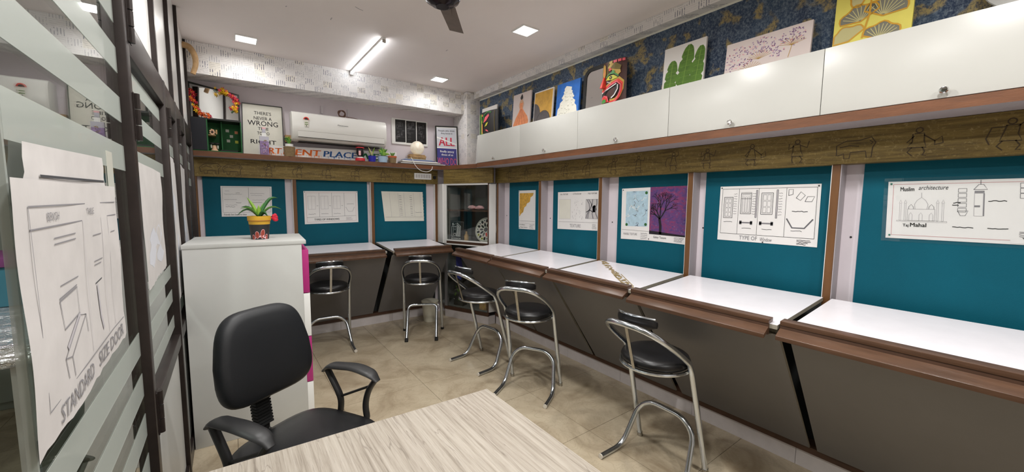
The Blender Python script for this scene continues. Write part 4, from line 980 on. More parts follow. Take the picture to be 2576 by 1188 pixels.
for u in (0.41, 0.615): a.rect(u*k-0.01, u*k+0.01, 0.44, 0.92, 'ink_pale'); a.frame(u*k-0.012, u*k+0.012, 0.44, 0.92, 0.005, 'ink')
for u in (0.24, 0.45): a.rect(u*k, (u+0.14)*k, 0.33, 0.355, 'ink_soft'); a.rect(u*k, (u+0.025)*k, 0.31, 0.375, 'ink'); a.rect((u+0.115)*k, (u+0.14)*k, 0.31, 0.375, 'ink')
for i in range(9):
    for u in (0.165, 0.365, 0.63): notes(a, rng, u*k, (u+0.035)*k, 0.50+0.045*i, 'ink_soft', 0.006)
for p in ([(0.72, 0.82), (0.72, 0.92), (0.76, 0.92), (0.76, 0.84), (0.72, 0.82)], [(0.79, 0.78), (0.83, 0.88), (0.87, 0.82), (0.83, 0.74), (0.79, 0.78)], [(0.87, 0.72), (0.89, 0.8), (0.95, 0.8), (0.93, 0.72), (0.87, 0.72)]): a.line([(u*k, v) for u, v in p], 0.007, 'ink')
a.line([(0.715*k, 0.44), (0.77*k, 0.29), (0.88*k, 0.29), (0.95*k, 0.44)], 0.022, 'ink_soft'); a.line([(0.715*k, 0.44), (0.77*k, 0.29), (0.88*k, 0.29), (0.95*k, 0.44)], 0.006, 'ink', 3)
for u in (0.06, 0.27, 0.48, 0.76): notes(a, rng, u*k, (u+0.1)*k, 0.24 if u > 0.2 else 0.35, 'ink', 0.007)
notes(a, rng, 0.76*k, 0.9*k, 0.56, 'ink', 0.01)
a.text('TYPE OF', 0.25*k, 0.035, 0.075, 'ink_soft', width=0.19*k); a.text('Window', 0.47*k, 0.03, 0.07, 'ink_soft', width=0.12*k, shear=0.15); title_block(a, 0.82*k, 0.025, 0.13*k, 0.09, rng, 'ink')
done(a, pins=[(0.02, 0.97), (0.98, 0.97), (0.5, 0.015)], pm_='frame_dark')
# 5 monument sheet in a plastic cover
a = sheetR([(0.461, 1.606), (-0.09, 1.608), (-0.11, 1.335), (0.453, 1.330)], 'plastic-covered sheet of a domed monument drawing at the right edge', 'paper'); k = a.a
a.frame(0.035*k, 0.97*k, 0.06, 0.95, 0.005, 'ink_red')
a.text('Muslim', 0.08*k, 0.83, 0.075, 'ink_black', width=0.085*k, bold=0.02); a.text('architecture', 0.19*k, 0.85, 0.075, 'ink', width=0.17*k, shear=0.3)
a.text('Taj', 0.105*k, 0.215, 0.05, 'ink_black', width=0.035*k, bold=0.015); a.text('Mahal', 0.15*k, 0.215, 0.07, 'ink_black', width=0.095*k, bold=0.02)
P = 'ink_pale'
a.frame(0.065*k, 0.36*k, 0.3, 0.32, 0.004, P); a.frame(0.13*k, 0.29*k, 0.32, 0.52, 0.005, P)
dome = [(0.175, 0.52), (0.17, 0.6), (0.185, 0.67), (0.21, 0.72), (0.235, 0.67), (0.25, 0.6), (0.245, 0.52)]
a.line([(u*k, v) for u, v in dome], 0.006, P); a.line([(0.21*k, 0.72), (0.21*k, 0.8)], 0.006, P)
for u in (0.15, 0.27): a.line([(u*k-0.03, 0.52), (u*k-0.028, 0.56), (u*k, 0.6), (u*k+0.028, 0.56), (u*k+0.03, 0.52)], 0.006, 'ink_soft')
for u in (0.085, 0.115, 0.305, 0.335): a.frame(u*k-0.01, u*k+0.01, 0.32, 0.62, 0.004, P); a.line([(u*k-0.018, 0.62), (u*k, 0.68), (u*k+0.018, 0.62)], 0.005, P)
for u in (0.15, 0.21, 0.27):
    a.line([(u*k-0.02, 0.32), (u*k-0.02, 0.42), (u*k, 0.46), (u*k+0.02, 0.42), (u*k+0.02, 0.32)], 0.005, P)
for v in (0.48, 0.56, 0.64, 0.72, 0.8): a.frame(0.425*k-0.02, 0.455*k+0.01, v, v+0.06, 0.006, 'ink_soft')
a.line([(0.415*k, 0.5), (0.47*k, 0.5), (0.455*k, 0.42), (0.43*k, 0.42), (0.415*k, 0.5)], 0.007, 'ink_soft')
a.frame(0.50*k, 0.545*k, 0.42, 0.8, 0.005, P); a.rect(0.50*k, 0.55*k, 0.78, 0.82, 'ink_soft'); a.line([(0.495*k, 0.84), (0.52*k, 0.92), (0.545*k, 0.92), (0.565*k, 0.84), (0.495*k, 0.84)], 0.008, 'ink_soft'); a.rect(0.545*k, 0.552*k, 0.42, 0.78, 'ink_soft'); a.rect(0.5*k, 0.53*k, 0.56, 0.59, 'ink_soft'); a.line([(0.53*k, 0.92), (0.53*k, 0.99)], 0.008, 'ink_soft')
for v in (0.7, 0.78, 0.86): a.frame(0.72*k, 0.755*k, v, v+0.07, 0.006, 'ink_soft')
for u in (0.78, 0.82, 0.86): 
    for v in (0.34, 0.42, 0.5, 0.58, 0.66): a.ring(u*k, v, 0.035, 0.03, 0.005, P)
for u0, u1, v in ((0.39, 0.43, 0.63), (0.385, 0.42, 0.59), (0.57, 0.66, 0.66), (0.39, 0.5, 0.23), (0.57, 0.67, 0.23), (0.75, 0.87, 0.24), (0.78, 0.85, 0.21), (0.77, 0.9, 0.72)): notes(a, rng, u0*k, u1*k, v, 'ink_black', 0.012)
title_block(a, 0.72*k, 0.12, 0.2*k, 0.1, rng)
a.rect(0.68*k, 0.93*k, 0.015, 0.075, 'paper', 3)
for v in (0.03, 0.05): notes(a, rng, 0.69*k, 0.86*k, v, 'red_ink', 0.007)
a.text('vs', 0.735*k, 0.08, 0.04, 'ink_black', 4, width=0.05*k, bold=0.03); a.disc(0.90*k, 0.075, 0.075, 0.055, 'frame_dark', 4); a.disc(0.905*k, 0.085, 0.05, 0.03, 'ink_soft', 5)
done(a, pins=[(0.025, 0.055), (0.02, 0.96)])
cv = Art(RW((0.476, 1.622), 2.6365), RW((-0.105, 1.624), 2.6365), RW((-0.125, 1.320), 2.6365), RW((0.468, 1.314), 2.6365), (-1, 0, 0), 0.0006); cv.sheet('clear_film')
tag(cv.build('plastic_cover'), 'clear plastic cover over the monument sheet at the right edge', 'plastic cover')
# back wall
YP = 4.6905
def sheetB(q, lab, mat='paper', name='drawing_sheet'):
    a = Art(*[BW(p, YP) for p in q], (0, -1, 0), 0.0012); a.sheet(mat); a.lab = lab; a.nm = name; return a
a = sheetB([(-0.051, 1.615), (0.369, 1.620), (0.363, 1.317), (-0.054, 1.319)], 'white notes sheet pinned behind the potted plant'); k = a.a
a.frame(0.03*k, 0.97*k, 0.14, 0.96, 0.006, 'ink_soft'); a.line([(0.53*k, 0.14), (0.53*k, 0.96)], 0.008, 'ink_soft')
for u0, u1, v in ((0.08, 0.16, 0.84), (0.28, 0.36, 0.78), (0.06, 0.4, 0.74), (0.06, 0.3, 0.56), (0.28, 0.38, 0.45), (0.08, 0.3, 0.38), (0.08, 0.26, 0.32), (0.56, 0.85, 0.76), (0.58, 0.8, 0.7), (0.6, 0.86, 0.55), (0.56, 0.8, 0.46)): notes(a, rng, u0*k, u1*k, v, rng.choice(['ink_pale', 'ink_soft']), 0.01)
a.text('Friendly Seat Seatberry Ideas', 0.04*k, 0.04, 0.06, 'ink', width=0.44*k, shear=0.25); done(a)
a = sheetB([(0.658, 1.581), (1.214, 1.590), (1.215, 1.233), (0.660, 1.224)], 'white sheet of window drawings pinned to the back wall board'); k = a.a
a.frame(0.04*k, 0.96*k, 0.06, 0.95, 0.005, 'ink_red'); a.line([(0.04*k, 0.2), (0.96*k, 0.22)], 0.007, 'ink_soft')
for u in (0.27, 0.5, 0.735): a.line([(u*k, 0.21), (u*k, 0.95)], 0.007, 'ink_soft')
for u in (0.07, 0.3, 0.53): a.frame(u*k, (u+0.13)*k, 0.45, 0.85, 0.006, 'ink_pale'); a.line([((u+0.065)*k, 0.45), ((u+0.065)*k, 0.85)], 0.005, 'ink_pale'); notes(a, rng, u*k, (u+0.13)*k, 0.3, 'ink_soft'); notes(a, rng, (u+0.15)*k, (u+0.18)*k, 0.55, 'ink_soft')
a.line([(0.76*k, 0.5), (0.81*k, 0.36), (0.89*k, 0.36), (0.93*k, 0.5)], 0.012, 'ink_pale'); notes(a, rng, 0.78*k, 0.92*k, 0.6, 'ink_soft')
a.text('TYPES OF WINDOWS', 0.17*k, 0.1, 0.06, 'ink', width=0.46*k, bold=0.01); title_block(a, 0.76*k, 0.09, 0.16*k, 0.1, rng, 'ink_pale')
done(a, pins=[(0.02, 0.97), (0.98, 0.97)], pm_='frame_dark')
a = sheetB([(1.488, 1.595), (2.012, 1.596), (2.027, 1.227), (1.523, 1.235)], 'slanting cream drawing sheet with ragged edge on the back wall', 'paper_cream'); k = a.a
for u in (0.18, 0.38, 0.52, 0.76, 0.93): a.line([(u*k, 0.14), (u*k, 0.96)], 0.006, 'ink_pale')
a.line([(0.03*k, 0.14), (0.98*k, 0.14)], 0.006, 'ink_soft')
for i in range(12):
    for u in (0.4, 0.66): notes(a, rng, u*k, (u+0.06)*k, 0.2+0.06*i, rng.choice(['ink_soft', 'ink_pale']), 0.012)
notes(a, rng, 0.78*k, 0.95*k, 0.3, 'ink_soft')
for i in range(8): a.poly([(k*0.995, 0.1+i*0.11), (k*1.012, 0.13+i*0.11), (k*0.995, 0.16+i*0.11)], 'paper_cream', 0)
done(a)
# ================================================================== ON THE BACK SHELF
SZ = 1.9222
# air conditioner
t = thing('air_conditioner', 'white split air conditioner on the back wall above the shelf', 'air conditioner', (1.05, 4.6, 2.11))
X0, X1 = 0.556, 1.505
prof = [(4.704, 2.10), (4.60, 2.085), (4.535, 2.105), (4.505, 2.16), (4.497, 2.23), (4.505, 2.33), (4.53, 2.372), (4.56, 2.382), (4.704, 2.382)]
MB().prism([(X0, y, z) for y, z in prof], (X1-X0, 0, 0), 'ac_white').build('body', t, bev=0.008)
MB().hexa([(X0+0.05, 4.512, 2.128), (X1-0.03, 4.512, 2.128), (X1-0.03, 4.500, 2.128), (X0+0.05, 4.503, 2.128), (X0+0.05, 4.506, 2.186), (X1-0.03, 4.506, 2.186), (X1-0.03, 4.494, 2.186), (X0+0.05, 4.494, 2.186)], 'ac_white').build('louver', t)
bx('louver_gap', X0+0.05, X1-0.03, 4.499, 4.505, 2.1225, 2.1275, 'ac_shadow', t); bx('louver_gap', X0+0.05, X1-0.03, 4.494, 4.500, 2.187, 2.189, 'ac_grey', t)
bx('air_slot', X0+0.06, X1-0.06, 4.56, 4.66, 2.084, 2.0855, 'ac_shadow', t)
a = Art((0.645, 4.4975, 2.335), (0.745, 4.4975, 2.335), (0.745, 4.4955, 2.215), (0.645, 4.4955, 2.215), (0, -1, 0), 0.003)
a.poly([(0.12+0.22*math.cos(q)+0.2, 0.72+0.22*math.sin(q)) for q in [math.pi*i/12 for i in range(13)]], 'mask_red', 1)
a.poly([(0.32+0.14*math.cos(q), 0.72+0.14*math.sin(q)) for q in [math.pi*i/12 for i in range(13)]], 'black', 2)
a.rect(0.16, 0.48, 0.12, 0.68, 'paper_cream', 1); a.rect(0.2, 0.44, 0.3, 0.36, 'leafart', 2); a.rect(0.2, 0.44, 0.45, 0.5, 'leafart', 2); a.rect(0.28, 0.36, 0.16, 0.24, 'ink', 2)
a.build('energy_label', t)
a = Art((0.98, 4.4945, 2.29), (1.10, 4.4945, 2.29), (1.10, 4.4945, 2.27), (0.98, 4.4945, 2.27), (0, -1, 0), 0.0005); a.text('Panasonic', 0.2, 0.2, 0.6, 'ink', width=5.2, bold=0.02); a.build('lettering', t)
m = MB(); rng = random.Random(4)
for j in range(5):
    c = V((1.05, 4.60, 2.425)); r0 = 0.028+0.003*j
    m.tube([c+V((r0*math.cos(q)+0.003*math.sin(3*q+j), 0.012*math.sin(q*2+j)+0.004*j-0.01, r0*math.sin(q))) for q in [2*math.pi*i/22 for i in range(22)]], 0.0035, 'copper', 6, True)
m.tube(round_path([(1.06, 4.58, 2.40), (1.10, 4.57, 2.39), (1.16, 4.58, 2.392), (1.22, 4.59, 2.387)], 0.03), 0.003, 'copper', 6)
tag(m.build('wire_coil', smooth=True), 'coil of brown wire lying on top of the air conditioner', 'wire')
for x in (0.86, 1.13): tag(MB().box(x, x+0.022, 4.685, 4.708, 2.42, 2.50, 'plaster').build('wall_bracket'), 'small pale bracket on the wall %s' % ('above the left half of the air conditioner' if x < 1 else 'above the wire coil on the air conditioner'), 'bracket')
# horn-like wrapped pipe at the partition end of the beam
P_ = round_path([(-0.25, 4.40, 2.79), (-0.205, 4.40, 2.785), (-0.168, 4.40, 2.72), (-0.165, 4.40, 2.64), (-0.19, 4.40, 2.56)], 0.05, 5)
tag(MB().tube(P_, 0.035, 'tan', 14, rr=[0.026-0.008*i/len(P_) for i in range(len(P_))]).build('wrapped_pipe', smooth=True), 'tan wrapped pipe curving down beside the back beam', 'pipe')
# typographic poster
def framed(tl, tr, br, bl, nrm, fw, mat, label, cat, name, dep=0.014):
    t = thing(name, label, cat, V(bl).lerp(V(br), 0.5)); a = Art(tl, tr, br, bl, nrm, dep*0.5)
    f = Art(tl, tr, br, bl, nrm, dep); k = f.a
    for u0, u1, v0, v1 in ((0, k, 0, fw), (0, k, 1-fw, 1), (0, fw, fw, 1-fw), (k-fw, k, fw, 1-fw)):
        A = [f.P(u0, v0), f.P(u1, v0), f.P(u1, v1), f.P(u0, v1)]; f.hexa([p-f.nv*dep for p in A]+A, mat)
    f.build('frame', t); return t, a
t, a = framed((0.153, 4.690, 2.427), (0.494, 4.690, 2.430), (0.491, 4.645, SZ+0.001), (0.140, 4.645, SZ+0.001), (0, -1, 0.09), 0.012, 'frame_dark', 'framed poster reading never a wrong time to do right, beside the air conditioner', 'poster', 'framed_poster')
a.sheet('paper_cream'); k = a.a
for s_, v, h, w in (("THERE'S", 0.80, 0.065, 0.42), ('NEVER A', 0.70, 0.065, 0.44), ('WRONG', 0.585, 0.10, 0.74), ('TIME', 0.50, 0.06, 0.26), ('TO DO', 0.41, 0.06, 0.30), ('RIGHT', 0.23, 0.085, 0.62)):
    a.text(s_, k*0.5, v, h, 'ink', center=True, width=w*k, bold=0.004)
a.build('print', t)
# bottle with lavender print in front of it, small pale cap
t = thing('printed_bottle', 'lavender-printed square bottle standing before the framed poster', 'bottle', (0.315, 4.54, SZ))
bx('body', 0.278, 0.352, 4.525, 4.56, SZ, 2.10, 'lavender', t, bev=0.004); bx('upper_band', 0.277, 0.353, 4.5245, 4.5605, 2.055, 2.10, 'lav_pale', t); bx('neck', 0.297, 0.333, 4.53, 4.555, 2.1005, 2.135, 'white', t); bx('cap', 0.301, 0.329, 4.5285, 4.5565, 2.1355, 2.185, 'lav_pale', t, bev=0.003); bx('cap_band', 0.300, 0.330, 4.528, 4.557, 2.172, 2.186, 'petal_pink', t)
a = Art((0.278, 4.5245, 2.10), (0.352, 4.5245, 2.10), (0.352, 4.5245, SZ), (0.278, 4.5245, SZ), (0, -1, 0), 0.0008); rng = random.Random(6)
for i in range(26): a.disc(rng.uniform(0.06, 0.36), rng.uniform(0.12, 0.5), 0.025, 0.02, rng.choice(['purple_dot', 'lilac_dot', 'lav_pale', 'petal_pink']), 1, 7)
for i in range(14): a.disc(rng.uniform(0.13, 0.3), rng.uniform(0.45, 0.8), 0.02, 0.025, rng.choice(['ochre', 'mask_olive', 'purple_dot']), 1, 7)
a.build('flower_print', t)
# painted banner: orange, blue and green letters
a = Art((0.27, 4.622, 2.026), (1.66, 4.622, 2.062), (1.66, 4.608, SZ+0.001), (0.27, 4.608, SZ+0.001), (0, -1, 0.15), 0.002); a.sheet('paper')
k = a.a; rng = random.Random(9)
def drip(word, u, w, h, mat, pale):
    a.text(word, u, 0.24, h, mat, 2, width=w, bold=0.03, shear=0.12)
    for i in range(int(w*9)):
        x = u+rng.uniform(0.02, w-0.02); a.poly([(x, 0.3), (x+0.05, 0.3), (x+0.035, rng.uniform(0.03, 0.16)), (x+0.02, 0.04)], rng.choice([pale, mat, pale]), 1)
dx = lambda x: (x-0.27)/1.39*k
drip('RT', dx(0.352), dx(0.468)-dx(0.352), 0.58, 'orange_ink', 'orange_pale')
drip('M', dx(0.482), dx(0.575)-dx(0.482), 0.58, 'orange_ink', 'orange_pale')
drip('ENT', dx(0.588), dx(0.83)-dx(0.588), 0.58, 'orange_ink', 'orange_pale')
drip('PLACE', dx(0.855), dx(1.20)-dx(0.855), 0.55, 'blue_ink', 'blue_pale')
drip('WE', dx(1.215), dx(1.45)-dx(1.215), 0.55, 'green_ink', 'leaf_pale')
tag(a.build('painted_banner'), 'long white banner with orange, blue and green painted letters along the back shelf', 'banner')
# burlap jar with a sprig, hanging behind it a small picture
t = thing('burlap_pot', 'small burlap-wrapped pot with greenery standing before the orange letters', 'plant', (0.528, 4.54, SZ))
MB().lathe([(0.0, SZ), (0.048, SZ), (0.054, SZ+0.095), (0.05, SZ+0.097), (0.0, SZ+0.09)], (0.528, 4.545, 0), 'burlap', 22).build('pot', t, smooth=True)
MB().lathe([(0.036, SZ+0.1), (0.036, SZ+0.125), (0.0, SZ+0.125)], (0.528, 4.545, 0), 'white', 20).build('inner_cup', t, smooth=True)
rng = random.Random(12)
for i in range(10):
    q = 2*math.pi*i/10; tip = (0.515+0.035*math.cos(q), 4.545+0.025*math.sin(q), SZ+0.15+rng.uniform(0.0, 0.05)); leaf('leaf', arc((0.528, 4.545, SZ+0.12), tip, 0.02, 4), 0.010, rng.choice(['leaf', 'leaf_pale', 'leaf_dark']), t, (0.2, 1, 0.4))
tag(MB().box(0.505, 0.562, 4.64, 4.70, 2.08, 2.15, 'tan').build('small_box'), 'small tan box under the left end of the air conditioner', 'box')
# row of small pots
def small_pot(x, label, prof, mat, kind, name='small_pot'):
    t = thing(name, label, 'plant' if kind else 'ornament', (x, 4.54, SZ)); MB().lathe([(r, SZ+h) for r, h in prof], (x, 4.54, 0), mat, 20).build('pot', t, smooth=True)
    return t
t = small_pot(1.215, 'dark figurine with red hat and red skirt among the shelf pots', [(0.0, 0.0), (0.052, 0.001), (0.05, 0.03), (0.03, 0.035), (0.0, 0.035)], 'red_pot', 0, 'figurine')
MB().lathe([(0.0, SZ+0.036), (0.03, SZ+0.036), (0.022, SZ+0.05), (0.04, SZ+0.085), (0.034, SZ+0.13), (0.03, SZ+0.14), (0.0, SZ+0.14)], (1.215, 4.54, 0), 'black', 18).build('torso', t, smooth=True)
MB().lathe([(0.0, SZ+0.141), (0.046, SZ+0.141), (0.044, SZ+0.15), (0.0, SZ+0.152)], (1.215, 4.54, 0), 'red_pot', 18).build('hat', t, smooth=True); MB().lathe([(0.0365, SZ+0.025), (0.030, SZ+0.045), (0.0, SZ+0.046)], (1.215, 4.5385, 0), 'white', 14).build('collar', t, smooth=True)
bx('face', 1.19, 1.212, 4.497, 4.505, SZ+0.06, SZ+0.11, 'petal_pink', t)
t = small_pot(1.345, 'bright blue pot with thin seedlings on the back shelf', [(0.0, 0.0), (0.036, 0.0), (0.045, 0.065), (0.04, 0.065), (0.0, 0.06)], 'blue_pot', 1)
for i in range(7): leaf('leaf', arc((1.345, 4.54, SZ+0.06), (1.345+rng.uniform(-0.05, 0.05), 4.54+rng.uniform(-0.02, 0.02), SZ+0.11+rng.uniform(0, 0.06)), 0.015, 5), 0.006, rng.choice(['leaf_pale', 'leaf', 'fan_pale']), t, (0.1, 1, 0.3))
t = small_pot(1.465, 'painted white and blue pot with broad leaves on the back shelf', [(0.0, 0.0), (0.048, 0.0), (0.054, 0.07), (0.05, 0.075), (0.0, 0.07)], 'blue_pale', 1)
MB().tube([(1.465+0.0535*math.cos(q), 4.54+0.0535*math.sin(q), SZ+0.072) for q in [2*math.pi*i/20 for i in range(20)]], 0.003, 'black', 6, True).build('rim', t)
for i, (dx_, dz) in enumerate(((-0.05, 0.14), (-0.02, 0.17), (0.02, 0.16), (0.055, 0.15), (0.04, 0.1), (-0.04, 0.1), (0.085, 0.09))): leaf('leaf', arc((1.465, 4.54, SZ+0.07), (1.465+dx_, 4.53, SZ+dz), 0.02, 5), 0.014, ('leaf_pale', 'leaf')[i % 2], t, (0.1, 1, 0.2))
t = small_pot(1.578, 'terracotta-rimmed tan pot with a small succulent beside the folders', [(0.0, 0.0), (0.04, 0.0), (0.046, 0.06), (0.0, 0.06)], 'burlap', 1)
MB().lathe([(0.048, SZ+0.0605), (0.05, SZ+0.08), (0.04, SZ+0.08), (0.0, SZ+0.075)], (1.578, 4.54, 0), 'terracotta', 20).build('rim', t, smooth=True)
for dx_ in (-0.018, 0.0, 0.018, 0.026): leaf('leaf', arc((1.578, 4.54, SZ+0.078), (1.578+dx_*1.3, 4.54, SZ+0.125), 0.0, 4), 0.009, 'leaf', t, (0, 1, 0))
# pile of folders
rng = random.Random(21); z = SZ
for i, (mt, lb) in enumerate((('frame_dark', 'black folder at the bottom of the folder pile on the shelf'), ('paper', 'white folder second from the bottom of the folder pile'), ('slate', 'grey folder in the middle of the folder pile'), ('paper_cream', 'cream folder third from the top of the pile'), ('white', 'white folder under the blue ones on the shelf'), ('poster_navy', 'dark blue folder near the top of the pile'), ('blue_pale', 'pale folder under the glowing moon lamp'))):
    x0, x1 = 1.66+0.012*rng.uniform(-1, 1)+0.01*i, 2.28-0.035*i; h = 0.0085; q = 0.02*i
    o = MB().hexa([(x0, 4.515, z), (x1, 4.508+0.0, z), (x1, 4.66, z), (x0, 4.66, z), (x0, 4.515, z+h), (x1, 4.508, z+h), (x1, 4.66, z+h), (x0, 4.66, z+h)], mt).build('folder')
    tag(o, lb, 'folder', 'folders piled on the shelf'); z += h+0.0004
# moon lamp
t = thing('moon_lamp', 'white moon-like globe lamp on a rough wooden block', 'lamp', (1.90, 4.58, z))
m = MB(); rng = random.Random(1)
for i in range(5): m.box(1.80+rng.uniform(-0.008, 0.008), 1.995+rng.uniform(-0.008, 0.008), 4.54+rng.uniform(-0.006, 0.006), 4.63, z+i*0.0125, z+i*0.0125+0.0115, 'wood_chunk')
m.build('wood_base', t)
tm = NT('moon'); tm.b.inputs['Emission Color'].default_value = lin((255, 236, 200)); tm.b.inputs['Emission Strength'].default_value = 0.35
tm.color(tm.ramp(tm.noise(tm.obj(), 16, 5, 0.6, 0.6), [(0.35, (196, 188, 176)), (0.6, (240, 236, 226))])); tm.bump(tm.noise(tm.obj(), 30, 4), 0.3, 0.004); MATS['moon'] = tm.m
MB().ball((1.905, 4.585, z+0.062+0.081), 0.083, 'moon', 30).build('globe', t, smooth=True)
MB().tube(round_path([(1.81, 4.56, z+0.02), (1.80, 4.505, z+0.012), (1.84, 4.488, 1.90), (1.90, 4.48, 1.845), (1.99, 4.48, 1.835), (2.05, 4.485, 1.865), (2.06, 4.49, 1.905)], 0.05, 5), 0.0032, 'white', 8).build('cable', t, smooth=True)
# framed quote poster by the column
t, a = framed((2.15, 4.60, 2.425), (2.462, 4.60, 2.452), (2.45, 4.545, SZ+0.001), (2.135, 4.545, SZ+0.001), (0, -1, 0.1), 0.025, 'frame_dark', 'framed quote poster, grey above and navy below, beside the wallpapered column', 'poster', 'framed_poster')
a.sheet('white'); k = a.a
a.rect(0.05*k, 0.93*k, 0.47, 0.95, 'poster_grey', 1); a.rect(0.05*k, 0.93*k, 0.03, 0.445, 'poster_navy', 1)
a.text('People who think', k*0.5, 0.865, 0.042, 'navy', 3, center=True, width=0.74*k, bold=0.01); a.text('they know it', k*0.5, 0.80, 0.042, 'navy', 3, center=True, width=0.52*k, bold=0.01)
a.text('ALL', k*0.49, 0.51, 0.22, 'red_ink', 2, center=True, width=0.7*k, bold=0.03); a.poly([(0.05*k, 0.70), (0.93*k, 0.535), (0.93*k, 0.565), (0.05*k, 0.735)], 'white', 4)
a.text('Really annoy', k*0.5, 0.345, 0.055, 'white', 3, center=True, width=0.62*k, bold=0.03); a.text('those of us', k*0.5, 0.265, 0.055, 'white', 3, center=True, width=0.52*k, bold=0.03); a.text('WHO DO', k*0.49, 0.04, 0.18, 'pink_ink', 3, center=True, width=0.86*k, bold=0.01)
a.build('print', t)
# dark three-panel artwork in white frame
t = thing('line_art_panel', 'three black panels of white line drawings in a white frame on the wall', 'picture', (1.87, 4.70, 2.2))
bx('frame', 1.632, 2.09, 4.694, 4.7095, 2.172, 2.478, 'white', t)
rng = random.Random(31)
for i in range(3):
    x0 = 1.675+0.136*i; a = Art((x0, 4.6935, 2.462), (x0+0.126, 4.6935, 2.466), (x0+0.126, 4.6935, 2.20), (x0, 4.6935, 2.196), (0, -1, 0), 0.0015); a.sheet('black'); k = a.a
    for j in range(16):
        u, v = rng.uniform(0.08, 0.7)*k, rng.uniform(0.08, 0.85); a.frame(u, u+rng.uniform(0.05, 0.25)*k, v, min(0.95, v+rng.uniform(0.03, 0.14)), 0.006, rng.choice(['ink_soft', 'slate', 'ink_soft']))
    for j in range(5): v = rng.uniform(0.1, 0.9); a.line([(0.1*k, v), (rng.uniform(0.4, 0.9)*k, v)], 0.006, 'ink_soft')
    a.build('panel', t)
# socket strip under the shelf with a white lead
t = thing('switch_board', 'white switch board fixed to the frieze under the back shelf', 'switch', (2.0, 4.63, 1.79))
bx('plate', 1.88, 2.105, 4.622, 4.6395, 1.752, 1.828, 'white', t, bev=0.003)
for i in range(6): bx('switch', 1.895+0.034*i, 1.918+0.034*i, 4.6175, 4.6215, 1.77, 1.812, 'paper_grey', t)
tag(MB().box(2.135, 2.165, 4.615, 4.6395, 1.765, 1.80, 'black').build('plug'), 'small black plug beside the switch board under the shelf', 'plug')
# diorama box with a mirror resting on it
t = thing('diorama_box', 'open green-lined display box with small clay pieces on the shelf', 'display box', (-0.06, 4.6, SZ))
ZB = 2.215
bx('back', -0.25, 0.135, 4.69, 4.70, SZ, ZB, 'green_box', t); bx('bottom', -0.25, 0.135, 4.505, 4.689, SZ, SZ+0.008, 'green_box', t); bx('top', -0.25, 0.135, 4.515, 4.689, ZB-0.008, ZB, 'frame_dark', t)
bx('side', 0.127, 0.135, 4.505, 4.689, SZ+0.0085, ZB-0.0085, 'green_box', t); bx('dark_door', -0.25, -0.125, 4.50, 4.512, SZ+0.009, ZB-0.009, 'navy', t); bx('partition', -0.125, -0.117, 4.505, 4.689, SZ+0.0085, ZB-0.0085, 'green_box', t); bx('inner_screen', -0.02, -0.012, 4.60, 4.689, SZ+0.0085, ZB-0.0085, 'green_box', t)
for x, z_, mt in ((0.015, 2.13, 'paper_cream'), (0.085, 2.12, 'mask_orange'), (0.045, 2.08, 'paper_cream'), (0.02, 2.035, 'paper_cream'), (0.085, 2.03, 'mask_yellow')): bx('label_card', x, x+0.026, 4.6865, 4.6895, z_, z_+0.026, mt, t)
m = MB(); m.lathe([(0.0, SZ+0.009), (0.03, SZ+0.009), (0.018, SZ+0.03), (0.016, SZ+0.06), (0.0, SZ+0.06)], (-0.075, 4.56, 0), 'skin_clay', 14)
m.ball((-0.092, 4.555, SZ+0.075), 0.022, 'frame_dark', 10, (1, 1, 0.5)); m.ball((-0.055, 4.555, SZ+0.075), 0.022, 'frame_dark', 10, (1, 1, 0.5)); m.ball((-0.098, 4.55, SZ+0.05), 0.01, 'paper_cream', 8, (0.6, 0.6, 2)); m.ball((-0.05, 4.55, SZ+0.045), 0.01, 'paper_cream', 8, (0.6, 0.6, 2))
o = tag(m.build('clay_figure', smooth=True), 'small clay figure standing in the green display box', 'figurine')
m = MB()
for i in range(7): q = 2*math.pi*i/7; m.ball((-0.086+0.014*math.cos(q), 4.545, 2.10+0.02*math.sin(q)), 0.010, 'skin_clay', 8)
m.ball((-0.086, 4.542, 2.10), 0.009, 'black', 8); m.box(-0.060, -0.048, 4.55, 4.56, 2.085, 2.125, 'tan'); m.box(-0.1155, -0.06, 4.54, 4.68, 2.07, 2.076, 'tan')
tag(m.build('clay_flower', smooth=True), 'clay flower fixed high in the green display box', 'ornament')
tag(MB().prism([(-0.03, 4.52, SZ+0.0085), (0.10, 4.515, SZ+0.0085), (0.115, 4.58, SZ+0.0085), (-0.02, 4.6, SZ+0.0085)], (0, 0, 0.012), 'black').build('black_tray'), 'flat black tray lying in the green display box', 'tray')
mir = thing('leaning_mirror', 'dark-framed mirror above the display box, decked with bright flowers', 'mirror', (-0.05, 4.62, ZB+0.002))
f = Art((-0.245, 4.66, 2.55), (0.135, 4.60, 2.475), (0.135, 4.575, 2.218), (-0.245, 4.63, 2.218), (-0.15, -0.98, 0.1), 0.012); k = f.a; fw = 0.05
g = Art((-0.245, 4.66, 2.55), (0.135, 4.60, 2.475), (0.135, 4.575, 2.218), (-0.245, 4.63, 2.218), (-0.15, -0.98, 0.1), 0.008); g.sheet('mirror'); g.build('glass', mir)
for u0, u1, v0, v1 in ((0, k, 0, fw), (0, k, 1-fw, 1), (0, fw, fw, 1-fw), (k-fw, k, fw, 1-fw)):
    A = [f.P(u0, v0), f.P(u1, v0), f.P(u1, v1), f.P(u0, v1)]; f.hexa([p-f.nv*0.014 for p in A]+A, 'frame_dark')
f.build('frame', mir)
FL = {}
